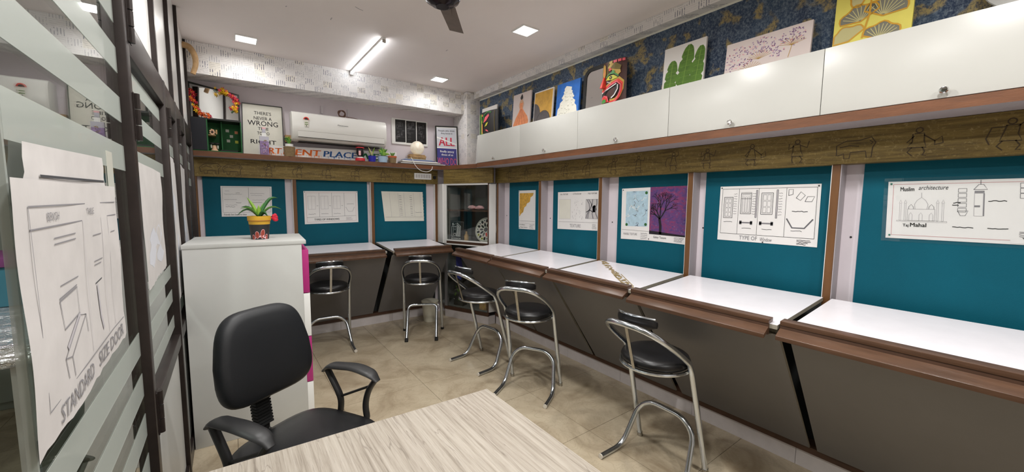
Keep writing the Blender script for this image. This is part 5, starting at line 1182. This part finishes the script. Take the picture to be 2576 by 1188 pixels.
for cn in ('fl_red', 'fl_pink', 'fl_yellow', 'fl_orange'):
    m = MB(); vs = []; 
    for i in range(6):
        q = 2*math.pi*i/6; c_, s_ = math.cos(q), math.sin(q); c2, s2 = math.cos(q+0.42), math.sin(q+0.42); c3, s3 = math.cos(q-0.42), math.sin(q-0.42)
        m.add([(0, 0, 0), (0.010*c3, 0.004, 0.010*s3), (0.017*c_, -0.004-0.004*(i % 2), 0.017*s_), (0.010*c2, 0.004, 0.010*s2)], [(0, 1, 2, 3)], cn)
    m.ball((0, -0.003, 0), 0.003, 'fl_yellow', 6); me = m.build('proto_flower'); FL[cn] = me.data; bpy.data.objects.remove(me)
def garland(pts, label, cols, seed, per=9):
    rng = random.Random(seed); t = thing('flower_garland', label, 'flowers', pts[0], 0, 'flower garlands on the mirror'); P = [V(p) for p in pts]
    MB().tube(P, 0.0035, 'leaf_dark', 6).build('stem', t, smooth=True)
    for i in range(len(P)-1):
        for j in range(per):
            p = P[i].lerp(P[i+1], rng.random())+V((rng.gauss(0, 0.013), rng.uniform(-0.025, -0.004), rng.gauss(0, 0.013)))
            o = bpy.data.objects.new('flower', FL[cols[min(len(cols)-1, int(len(cols)*(i+rng.random())/(len(P)-1)))] if rng.random() < 0.75 else rng.choice(cols)]); COL.objects.link(o)
            o.parent = t; o.location = p-P[0]; o.rotation_euler = (rng.uniform(-0.7, 0.7), rng.uniform(0, 6), rng.uniform(-0.7, 0.7)); s_ = rng.uniform(0.8, 1.25); o.scale = (s_, s_, s_)
garland([(-0.235, 4.615, 2.49), (-0.225, 4.612, 2.42), (-0.21, 4.61, 2.34), (-0.165, 4.605, 2.27), (-0.09, 4.595, 2.24)], 'pink, orange and yellow garland on the left corner of the mirror', ['fl_red', 'fl_pink', 'fl_yellow', 'fl_orange', 'fl_orange'], 3)
garland([(-0.06, 4.60, 2.485), (0.01, 4.59, 2.49), (0.075, 4.575, 2.465), (0.11, 4.57, 2.40), (0.10, 4.57, 2.34), (0.065, 4.57, 2.30)], 'yellow to crimson garland on the right corner of the mirror', ['fl_yellow', 'fl_yellow', 'fl_pink', 'fl_red', 'fl_pink', 'fl_yellow'], 5)

# ================================================================== PAINTINGS AND MASKS ON THE OVERHEAD CUPBOARDS
CT = 2.2385
def canvas(y1, y0, top, label, mat='canvas_white', th=0.016, xb=2.590, xt=2.618):
    k_ = (top-CT); a = Art((xt, y1, top), (xt, y0, top), (xb, y0, CT), (xb, y1, CT), (-1, 0, 0.08), th); a.sheet(mat); a.lab = label; a.nm = 'canvas'; return a
# plain white canvas behind the small mask
a = canvas(4.20, 3.87, 2.62, 'blank white canvas behind the small dark mask at the far end'); tag(a.build('canvas'), a.lab, 'painting')
# lady in an orange dress
a = canvas(3.54, 3.235, 2.645, 'small canvas of a woman from behind in an orange gown', 'canvas_pink'); k = a.a
s = k/0.75
a.poly([(0.50*k, 0.62), (0.56*k, 0.60), (0.70*k, 0.48), (0.86*k, 0.36), (0.93*k, 0.24), (0.90*k, 0.12), (0.1*k, 0.08), (0.06*k, 0.2), (0.2*k, 0.38), (0.36*k, 0.52), (0.42*k, 0.60)], 'dress', 1)
for u0, u1 in ((0.47, 0.2), (0.48, 0.4), (0.5, 0.6), (0.52, 0.8)): a.line([(u0*k, 0.58), ((u0+u1)/2*k, 0.36), (u1*k, 0.12)], 0.01, 'dress_line', 2)
a.poly([(0.42*k, 0.60), (0.56*k, 0.60), (0.58*k, 0.72), (0.56*k, 0.80), (0.42*k, 0.80), (0.40*k, 0.70)], 'dress', 2); a.poly([(0.43*k, 0.74), (0.55*k, 0.74), (0.56*k, 0.81), (0.52*k, 0.84), (0.46*k, 0.84), (0.42*k, 0.81)], 'skin_clay', 3)
a.line([(0.42*k, 0.79), (0.36*k, 0.68), (0.42*k, 0.60)], 0.03, 'skin_clay', 2); a.line([(0.56*k, 0.79), (0.62*k, 0.70), (0.57*k, 0.60)], 0.03, 'skin_clay', 2); a.disc(0.49*k, 0.88, 0.055*s, 0.055, 'hair', 4); a.disc(0.5*k, 0.935, 0.03*s, 0.028, 'hair', 4)
tag(a.build('canvas'), a.lab, 'painting')
# gold abstract
a = canvas(3.175, 2.888, 2.598, 'small gold canvas with grey round shapes', 'canvas_white'); k = a.a
a.rect(0.03*k, 0.97*k, 0.02, 0.97, 'canvas_gold', 1)
a.poly([(0.03*k, 0.02), (0.36*k, 0.02)]+[(0.03*k+0.34*k*math.cos(q), 0.34+0.34*math.sin(q)) for q in [math.pi/2*i/9 for i in range(10)]], 'slate', 2)
a.poly([(0.9*k, 0.02), (0.9*k, 0.12)]+[(0.55*k+0.35*k*math.cos(q), 0.12+0.30*math.sin(q)) for q in [math.pi*i/14 for i in range(15)]]+[(0.2*k, 0.02)], 'slate', 3)
a.line([(0.55*k+0.36*k*math.cos(q), 0.12+0.31*math.sin(q)) for q in [math.pi*i/14 for i in range(15)]], 0.015, 'frame_dark', 4)
tag(a.build('canvas'), a.lab, 'painting')
# white cloud relief on blue
a = canvas(2.83, 2.53, 2.596, 'blue canvas with a piled white cloud in relief', 'sky_blue', 0.02); k = a.a
cl = [(0.05*k, 0.12), (0.95*k, 0.12), (0.9*k, 0.34), (0.82*k, 0.40), (0.84*k, 0.48), (0.7*k, 0.56), (0.74*k, 0.66), (0.64*k, 0.72), (0.66*k, 0.84), (0.55*k, 0.87), (0.42*k, 0.90), (0.34*k, 0.84), (0.36*k, 0.74), (0.28*k, 0.66), (0.3*k, 0.56), (0.18*k, 0.50), (0.16*k, 0.40), (0.08*k, 0.34)]
a.poly(cl, 'relief_white', 1); rng = random.Random(7)
for i in range(40):
    v = rng.uniform(0.14, 0.84); w = 0.45*(1-v)+0.08; u = 0.5*k+rng.uniform(-w, w)*k*0.9; p = a.P(u, v, 2); r_ = rng.uniform(0.008, 0.018); a.ball(p, r_, 'relief_white', 8, (0.35, 1, 0.8))
tag(a.build('canvas', smooth=True), a.lab, 'painting')
# rounded black mirror
t = thing('rounded_mirror', 'mirror with rounded black frame behind the large carved mask', 'mirror', (2.56, 2.30, CT))
f = Art((2.625, 2.50, 2.655), (2.625, 2.05, 2.655), (2.60, 2.05, CT), (2.60, 2.50, CT), (-1, 0, 0.06), 0.012); k = f.a
def rloop(ins):
    r_ = 0.2-ins; pts = [(ins, 0.0)]+[(ins+r_-r_*math.cos(q), 1-ins-r_+r_*math.sin(q)) for q in [math.pi/2*i/8 for i in range(9)]]
    return pts+[(k-p[0], p[1]) for p in pts[::-1]]
o_, i_ = rloop(0.0), rloop(0.075); n = len(o_)
m = MB(); A = [f.P(*p) for p in o_]; Bq = [f.P(*p) for p in i_]; A2 = [p-f.nv*0.014 for p in A]; B2 = [p-f.nv*0.014 for p in Bq]
m.add(A+Bq+A2+B2, [(i, i+1, n+i+1, n+i) for i in range(n-1)]+[(2*n+i, 2*n+i+1, i+1, i) for i in range(n-1)]+[(n+i, n+i+1, 3*n+i+1, 3*n+i) for i in range(n-1)], 'black'); m.build('frame', t, smooth=True)
m = MB(); m.add([p-f.nv*0.006 for p in Bq], [list(range(n))], 'mirror'); m.build('glass', t)
# masks: a curved shell with raised painted features
def mask(cx, cy, z0, w, h, dep, base):
    def fn(u, v, lay):
        ang = (u-0.5)*2.3; r_ = w*0.5/math.sin(1.15); tp = 1.0-0.06*(v-0.6)**2
        return V((cx-(math.cos(ang)-math.cos(1.15))*r_*dep*tp-(0.002+lay*0.0014 if lay else 0), cy-math.sin(ang)*r_*tp, z0+h*v))
    a = Art((0, 0, 1), (1, 0, 1), (1, 0, 0), (0, 0, 0), (-1, 0, 0), 0, fn, 1.0); N, M = 18, 10
    vs = [fn(i/N, j/M, 0) for j in range(M+1) for i in range(N+1)]; a.add(vs, [(j*(N+1)+i, j*(N+1)+i+1, (j+1)*(N+1)+i+1, (j+1)*(N+1)+i) for j in range(M) for i in range(N)], base)
    bk = [V((cx+0.004, p.y*0.92+cy*0.08, p.z)) for p in vs]; a.add(bk, [(j*(N+1)+i, j*(N+1)+i+1, (j+1)*(N+1)+i+1, (j+1)*(N+1)+i) for j in range(M) for i in range(N)], base)
    return a
t = thing('carved_mask', 'large painted carved mask with wide open mouth before the black mirror', 'mask', (2.47, 2.06, CT))
a = mask(2.50, 2.068, CT, 0.235, 0.355, 0.38, 'mask_brown')
def sub(pts, mat, lay): a.poly(pts, mat, lay)
def strip(pts, w, mat, lay): a.line(pts, w, mat, lay)
for u in (0.40, 0.54, 0.68, 0.82): a.rect(u, u+0.11, 0.93, 0.985, 'mask_pink' if u > 0.5 else 'mask_gold', 2)
sub([(0.02, 0.62), (0.36, 0.62), (0.40, 0.97), (0.02, 0.97)], 'mask_olive', 1); sub([(0.18, 0.58), (0.28, 0.76), (0.25, 0.92), (0.18, 0.97), (0.11, 0.92), (0.08, 0.76)], 'mask_gold', 2); sub([(0.18, 0.62), (0.23, 0.77), (0.18, 0.92), (0.13, 0.77)], 'mask_orange', 3)
sub([(0.34, 0.86), (0.46, 0.95), (0.74, 0.86), (0.78, 0.70), (0.66, 0.64), (0.5, 0.78)], 'mask_gold', 2); sub([(0.44, 0.84), (0.6, 0.94), (0.8, 0.84), (0.76, 0.76), (0.58, 0.80)], 'mask_olive', 3)
a.disc(0.44, 0.81, 0.05, 0.035, 'mask_red', 4, 10); a.disc(0.54, 0.74, 0.055, 0.035, 'mask_green', 4, 10)
strip([(0.30, 0.66), (0.42, 0.72), (0.58, 0.71), (0.72, 0.63)], 0.03, 'mask_green', 4); sub([(0.28, 0.60), (0.40, 0.675), (0.56, 0.675), (0.70, 0.60), (0.52, 0.575)], 'mask_yellow', 4); a.disc(0.47, 0.63, 0.05, 0.035, 'black', 5, 12); a.disc(0.47, 0.63, 0.022, 0.014, 'mask_gold', 6, 8)
sub([(0.04, 0.70), (0.0, 0.66), (0.02, 0.58), (0.08, 0.62)], 'mask_yellow', 2)
mouth_o = [(0.0, 0.42), (0.22, 0.44), (0.5, 0.53), (0.74, 0.58), (0.88, 0.50), (0.86, 0.36), (0.76, 0.22), (0.62, 0.14), (0.44, 0.14)]
strip(mouth_o, 0.07, 'mask_gold', 2); strip([(u*0.96, v-0.035) for u, v in mouth_o], 0.06, 'mask_red', 3); strip([(u*0.9, v-0.06) for u, v in mouth_o], 0.035, 'mask_pink', 4)
sub([(0.02, 0.34), (0.3, 0.37), (0.68, 0.46), (0.76, 0.40), (0.66, 0.26), (0.5, 0.17), (0.04, 0.17)], 'mask_black', 3); strip([(0.02, 0.355), (0.3, 0.385), (0.66, 0.475)], 0.022, 'white', 5)
strip([(0.7, 0.45), (0.7, 0.36), (0.6, 0.24), (0.5, 0.19)], 0.03, 'white', 5)
sub([(0.0, 0.12), (0.06, 0.25), (0.2, 0.29), (0.36, 0.25), (0.42, 0.12)], 'mask_pink', 5); sub([(0.02, 0.12), (0.08, 0.22), (0.2, 0.255), (0.32, 0.22), (0.36, 0.12)], 'mask_red', 6); sub([(0.05, 0.12), (0.1, 0.19), (0.2, 0.21), (0.3, 0.18), (0.32, 0.12)], 'mask_green', 7)
for i in range(5): a.disc(0.34+0.03*i, 0.56-0.012*i, 0.014, 0.01, 'white', 4, 6)
a.build('face', t)
m = MB(); c = a.P(0.18, 0.45, 0)
m.hexa([c+V((0.004, 0.03, 0)), c+V((0.004, -0.03, 0)), c+V((-0.045, -0.012, -0.004)), c+V((-0.045, 0.012, -0.004)), c+V((0.002, 0.012, 0.085)), c+V((0.002, -0.012, 0.085)), c+V((-0.010, -0.006, 0.085)), c+V((-0.010, 0.006, 0.085))], 'mask_red'); m.build('nose', t, bev=0.004)
t = thing('small_mask', 'small black and green painted mask at the far end of the cupboards', 'mask', (2.50, 3.945, CT))
a = mask(2.535, 3.945, CT, 0.40, 0.30, 0.26, 'mask_black')
a.rect(0.0, 0.26, 0.0, 0.95, 'mask_lime', 1); a.poly([(0.26, 0.0), (0.42, 0.0), (0.30, 0.3), (0.26, 0.6)], 'mask_lime', 1); a.line([(0.30, 0.55), (0.31, 0.3), (0.3, 0.18)], 0.05, 'mask_orange', 3); a.line([(0.27, 0.7), (0.28, 0.4), (0.28, 0.15)], 0.03, 'mask_yellow', 2)
a.poly([(0.36, 0.58), (0.44, 0.78), (0.60, 0.88), (0.62, 0.80), (0.5, 0.64)], 'mask_pink', 2); a.line([(0.33, 0.6), (0.40, 0.88), (0.55, 0.97), (0.70, 0.92)], 0.035, 'mask_green', 2); a.poly([(0.42, 0.42), (0.5, 0.55), (0.58, 0.57), (0.52, 0.45)], 'mask_yellow', 2); a.poly([(0.44, 0.30), (0.52, 0.30), (0.60, 0.20), (0.54, 0.22)], 'mask_pink', 2); a.poly([(0.31, 0.0), (0.34, 0.12), (0.48, 0.14), (0.42, 0.02)], 'mask_yellow', 2); a.disc(0.31, 0.88, 0.03, 0.05, 'mask_orange', 2, 8)
a.line([(0.84, 0.98), (0.82, 0.6), (0.83, 0.3), (0.86, 0.0)], 0.02, 'mask_olive', 2)
a.build('face', t)
# banana leaves
a = canvas(1.70, 1.397, 2.588, 'white canvas of three green banana leaves'); k = a.a
def bleaf(u, v0, v1, w, lean, seed):
    rng = random.Random(seed); L_, R_ = [], []; n = 18
    for i in range(n+1):
        q = i/n; v = v0+(v1-v0)*q; c = u+lean*q; ww = w*(math.sin(math.pi*min(1, 0.18+0.82*q))**0.35) if q < 1 else 0.03; ww = max(ww, 0.004)
        e = 0.72 if (i % 5 == 3 and i < n-2) else 1.0; L_.append(((c-ww*e), v)); R_.append(((c+ww*(0.72 if (i % 5 == 1 and i < n-2) else 1.0)), v))
    a.poly([(max(0.01, min(k-0.01, p)), q) for p, q in L_+R_[::-1]], 'leafart', 1+seed % 3*0.3); a.line([(u+lean*i/6, v0+(v1-v0)*i/6) for i in range(7)], 0.009, 'leafart_vein', 3)
    for i in range(2, n, 2):
        q = i/n; c = (u+lean*q, v0+(v1-v0)*q); a.line([c, (c[0]-w*0.7, c[1]-0.01)], 0.004, 'leafart_vein', 3); a.line([c, (c[0]+w*0.7, c[1]-0.01)], 0.004, 'leafart_vein', 3)
bleaf(0.19*k, 0.05, 0.72, 0.16*k, 0.05*k, 1); bleaf(0.50*k, 0.05, 0.95, 0.185*k, 0.12*k, 2); bleaf(0.80*k, 0.05, 0.86, 0.15*k, 0.10*k, 3)
tag(a.build('canvas'), a.lab, 'painting')
# lilac flower heads
a = canvas(1.262, 0.812, 2.486, 'wide pale canvas of lilac flower heads on thin stems', 'canvas_lilac'); k = a.a; rng = random.Random(14)
for cu, cv, ru, rv, nn_ in ((0.14, 0.55, 0.16, 0.34, 95), (0.45, 0.74, 0.17, 0.20, 85), (0.80, 0.74, 0.15, 0.2, 80), (0.62, 0.5, 0.1, 0.12, 30), (0.3, 0.45, 0.08, 0.1, 20)):
    for i in range(nn_):
        q, r_ = rng.uniform(0, 6.283), math.sqrt(rng.random()); u, v = cu*k+ru*k*r_*math.cos(q), cv+rv*r_*math.sin(q)
        if 0.02*k < u < 0.98*k and 0.05 < v < 0.97: a.disc(u, v, 0.022, 0.012, rng.choice(['lilac_dot', 'lilac_dot', 'purple_dot', 'petal_pink']), 1, 6, rng.uniform(0, 3))
for cu, cv in ((0.43, 0.44), (0.8, 0.56), (0.33, 0.22)):
    for i in range(11): q = R(20+14*i); a.line([(cu*k, cv), (cu*k+0.28*math.cos(q), cv+0.2*math.sin(q))], 0.007, 'ochre', 2)
a.line([(0.8*k, 0.56), (0.77*k, 0.3)], 0.012, 'ochre', 2)
tag(a.build('canvas'), a.lab, 'painting')
# yellow with fan leaves
a = canvas(0.715, 0.424, 2.62, 'bright yellow canvas of gold-edged fan leaves', 'canvas_yellow'); k = a.a
def fanleaf(u, v, r_, ang, mt):
    pts = [(u, v)]+[(u+r_*(1+0.07*math.cos(7*q))*math.cos(ang+q), v+r_*(1+0.07*math.cos(7*q))*math.sin(ang+q)) for q in [R(-72+144*i/14) for i in range(15)]]
    pts = [(max(0.01, min(k-0.01, p)), max(0.02, min(0.98, q))) for p, q in pts]; a.poly(pts, mt, 1); a.line(pts+[pts[0]], 0.018, 'gold_line', 3)
    for i in range(1, 10): q = R(-66+132*i/10); p = (u+r_*0.9*math.cos(ang+q), v+r_*0.9*math.sin(ang+q)); a.line([(u+0.1*r_*math.cos(ang+q), v+0.1*r_*math.sin(ang+q)), (max(0.02, min(k-0.02, p[0])), max(0.02, min(0.98, p[1])))], 0.009, 'fan_pale', 2)
fanleaf(0.54*k, 0.78, 0.24, R(35), 'fan_grey'); fanleaf(0.46*k, 0.80, 0.22, R(170), 'fan_pale'); fanleaf(0.36*k, 0.42, 0.22, R(105), 'fan_grey'); fanleaf(0.64*k, 0.42, 0.23, R(75), 'fan_grey'); fanleaf(0.22*k, 0.2, 0.2, R(110), 'fan_pale'); fanleaf(0.62*k, 0.14, 0.2, R(80), 'fan_grey')
a.line([(0.5*k, 0.98), (0.48*k, 0.78), (0.47*k, 0.5), (0.40*k, 0.2)], 0.02, 'gold_line', 4)
tag(a.build('canvas'), a.lab, 'painting')
# grey round plate at the right edge
m = MB().lathe([(0.0, 0.0), (0.17, 0.0), (0.18, 0.006), (0.178, 0.012), (0.13, 0.018), (0.0, 0.014)], (0, 0, 0), 'plate_grey', 40); o = m.build('round_plate', smooth=True)
o.rotation_euler = (0, R(-78), 0); o.location = (2.57, 0.05, CT+0.178); tag(o, 'grey round plate leaning at the right edge above the cupboards', 'plate')
tag(MB().tube([(2.47, 4.34, 2.30), (2.45, 4.28, 2.305)], 0.004, 'black', 8).build('wall_hook', smooth=True), 'small dark hook on the wallpapered column', 'hook')

# ================================================================== PAPERS TAPED TO THE PARTITION
def sheetL(q, lab, mat='paper', x=-0.2475, name='taped_sheet'):
    a = Art(*[(x, p[0], p[1]) for p in q], (1, 0, 0), 0.0012); a.lab = lab; a.nm = name; return a
def crumple(a, mat, seed, amp=0.006, nu=22, nv=18, ragged=0.01):
    rng = random.Random(seed); ph = [(rng.uniform(3, 11), rng.uniform(3, 11), rng.uniform(0, 6), rng.uniform(0.3, 1)) for _ in range(9)]
    def off(u, v): return amp*(1.2+sum(w*math.sin(p*u/a.a+q*v+r_) for p, q, r_, w in ph)/4.2)
    base = a.P
    a.fn = None; P0 = lambda u, v: a.c[3].lerp(a.c[2], u/a.a).lerp(a.c[0].lerp(a.c[1], u/a.a), v)
    a.fn = lambda u, v, lay: P0(u, v)+a.nv*(off(u, v)+lay*0.0005)
    ed = [rng.uniform(-ragged, ragged) for _ in range(nu+1)]; er = [rng.uniform(-ragged, 0) for _ in range(nv+1)]
    vs = []
    for j in range(nv+1):
        for i in range(nu+1):
            u, v = a.a*i/nu, j/nv
            if j == 0: v += ed[i]
            if i == nu: u += er[j]*a.a
            vs.append(a.fn(u, v, 0))
    a.add(vs, [(j*(nu+1)+i, j*(nu+1)+i+1, (j+1)*(nu+1)+i+1, (j+1)*(nu+1)+i) for j in range(nv) for i in range(nu)], mat)
a = sheetL([(0.905, 1.582), (1.375, 1.595), (1.375, 1.50), (0.885, 1.49)], 'torn sheet edge showing above the large taped drawing on the glass'); crumple(a, 'paper_dusty', 3, 0.003, 20, 4)
a.line([(0.12*a.a, 0.45), (0.98*a.a, 0.4)], 0.05, 'ink', 2); a.rect(0.72*a.a, 0.97*a.a, 0.10, 0.26, 'blue_ink', 2); tag(a.build(a.nm, smooth=True), a.lab, 'paper')
a = sheetL([(0.835, 1.526), (1.445, 1.527), (1.45, 1.13), (0.838, 1.11)], 'large crumpled drawing of a bench and table taped to the glass pane', x=-0.245); crumple(a, 'paper_dusty', 5, 0.0045); k = a.a
a.line([(0.08*k, 0.9), (0.97*k, 0.9)], 0.006, 'ink_soft'); a.line([(0.08*k, 0.815), (0.97*k, 0.82)], 0.006, 'ink_soft'); a.line([(0.08*k, 0.9), (0.085*k, 0.5), (0.075*k, 0.13), (0.4*k, 0.13), (0.78*k, 0.14), (0.97*k, 0.13)], 0.005, 'ink_soft')
a.text('BENCH', 0.2*k, 0.84, 0.035, 'ink_soft', width=0.09*k); a.text('TABLE', 0.55*k, 0.845, 0.035, 'ink_soft', width=0.08*k)
for u0, u1, v in ((0.24, 0.42, 0.765), (0.24, 0.42, 0.74), (0.6, 0.7, 0.73), (0.6, 0.7, 0.59), (0.6, 0.68, 0.57), (0.26, 0.42, 0.56), (0.85, 0.92, 0.72)): a.line([(u0*k, v), (u1*k, v)], 0.005, 'ink_soft')
a.line([(0.24*k, 0.5), (0.4*k, 0.515), (0.4*k, 0.39), (0.25*k, 0.375), (0.24*k, 0.5)], 0.007, 'ink_soft'); a.line([(0.24*k, 0.51), (0.4*k, 0.525)], 0.006, 'ink_soft')
bench = [(0.22*k, 0.26), (0.28*k, 0.24), (0.46*k, 0.36), (0.40*k, 0.38), (0.22*k, 0.26)]
a.line(bench, 0.005, 'ink_soft'); a.line([(0.22*k, 0.26), (0.23*k, 0.17)], 0.006, 'ink_soft'); a.line([(0.28*k, 0.24), (0.285*k, 0.15)], 0.006, 'ink_soft'); a.line([(0.46*k, 0.36), (0.465*k, 0.27)], 0.005, 'ink_soft'); a.line([(0.25*k, 0.29), (0.4*k, 0.385)], 0.025, 'ink_pale')
for u in (0.5, 0.72, 0.82): a.line([(u*k, 0.82), (u*k, 0.15)], 0.004, 'ink_pale')
a.line([(0.62*k, 0.46), (0.63*k, 0.28), (0.65*k, 0.2)], 0.025, 'ink_pale'); a.line([(0.6*k, 0.47), (0.68*k, 0.48)], 0.006, 'ink')
a.text('STANDARD', 0.14*k, 0.035, 0.075, 'ink_soft', width=0.34*k, shear=0.1); a.text('SIZE DOOR', 0.55*k, 0.035, 0.08, 'ink_soft', width=0.38*k, shear=0.1)
tag(a.build(a.nm, smooth=True), a.lab, 'paper')
for q, lab, sd, mt in (([(1.80, 1.62), (2.36, 1.61), (2.33, 1.19), (1.84, 1.17)], 'crumpled peeling sheet on the second glass pane', 7, 'paper_dusty'), ([(2.68, 1.73), (3.02, 1.70), (3.02, 0.95), (2.70, 0.92)], 'tall curled sheet on the narrow third glass pane', 8, 'paper_grey'),
                       ([(3.25, 1.72), (3.62, 1.70), (3.62, 1.05), (3.27, 1.0)], 'narrow grey sheet on the fourth glass pane by the back desks', 9, 'paper_grey')):
    a = sheetL(q, lab, x=-0.2465); crumple(a, mt, sd, 0.006)
    rng = random.Random(sd)
    for i in range(5):
        c = (rng.uniform(0.2, 0.7)*a.a, rng.uniform(0.15, 0.85)); a.poly([(c[0]+0.16*a.a*rng.uniform(0.6, 1.3)*math.cos(g_), c[1]+0.09*rng.uniform(0.6, 1.3)*math.sin(g_)) for g_ in [2*math.pi*i_/9 for i_ in range(9)]], 'poster_grey', 0.6)
    tag(a.build(a.nm, smooth=True), a.lab, 'paper')
tag(MB().box(-0.249, -0.2475, 1.44, 1.50, 1.50, 1.62, 'tape').build('tape_strip'), 'torn strip of clear tape beside the taped drawing', 'tape')

# ================================================================== THE ROOM BEHIND THE GLASS
t = thing('wrapped_table', 'table wrapped in shiny clear plastic behind the glass partition', 'table', (-0.98, 2.9, 0))
MB().box(-1.35, -0.62, 2.2, 3.5, 0.86, 0.95, 'foil').build('wrapped_top', t, bev=0.03)
for x, y in ((-1.3, 2.26), (-0.67, 2.26), (-1.3, 3.44), (-0.67, 3.44)): bx('leg', x-0.02, x+0.02, y-0.02, y+0.02, 0.0005, 0.859, 'grey_white', t)
t = thing('storage_box', 'teal storage box with purple lid behind the glass partition', 'box', (-1.0, 3.2, 0.951))
bx('tub', -1.3, -0.72, 3.0, 3.4, 0.951, 1.15, 'teal_box', t, bev=0.01); bx('lid', -1.31, -0.71, 2.99, 3.41, 1.1505, 1.2, 'purple', t, bev=0.006)
t = thing('grey_cupboard', 'tall grey cupboard against the far wall behind the glass', 'cupboard', (-1.2, 4.4, 0))
bx('body', -2.0, -0.4, 4.2, 4.705, 0.0005, 1.55, 'grey_green', t, bev=0.004)
for x in (-2.0, -1.2): bx('door', x+0.004, x+0.796, 4.182, 4.1995, 0.06, 1.54, 'grey_green', t, bev=0.003)
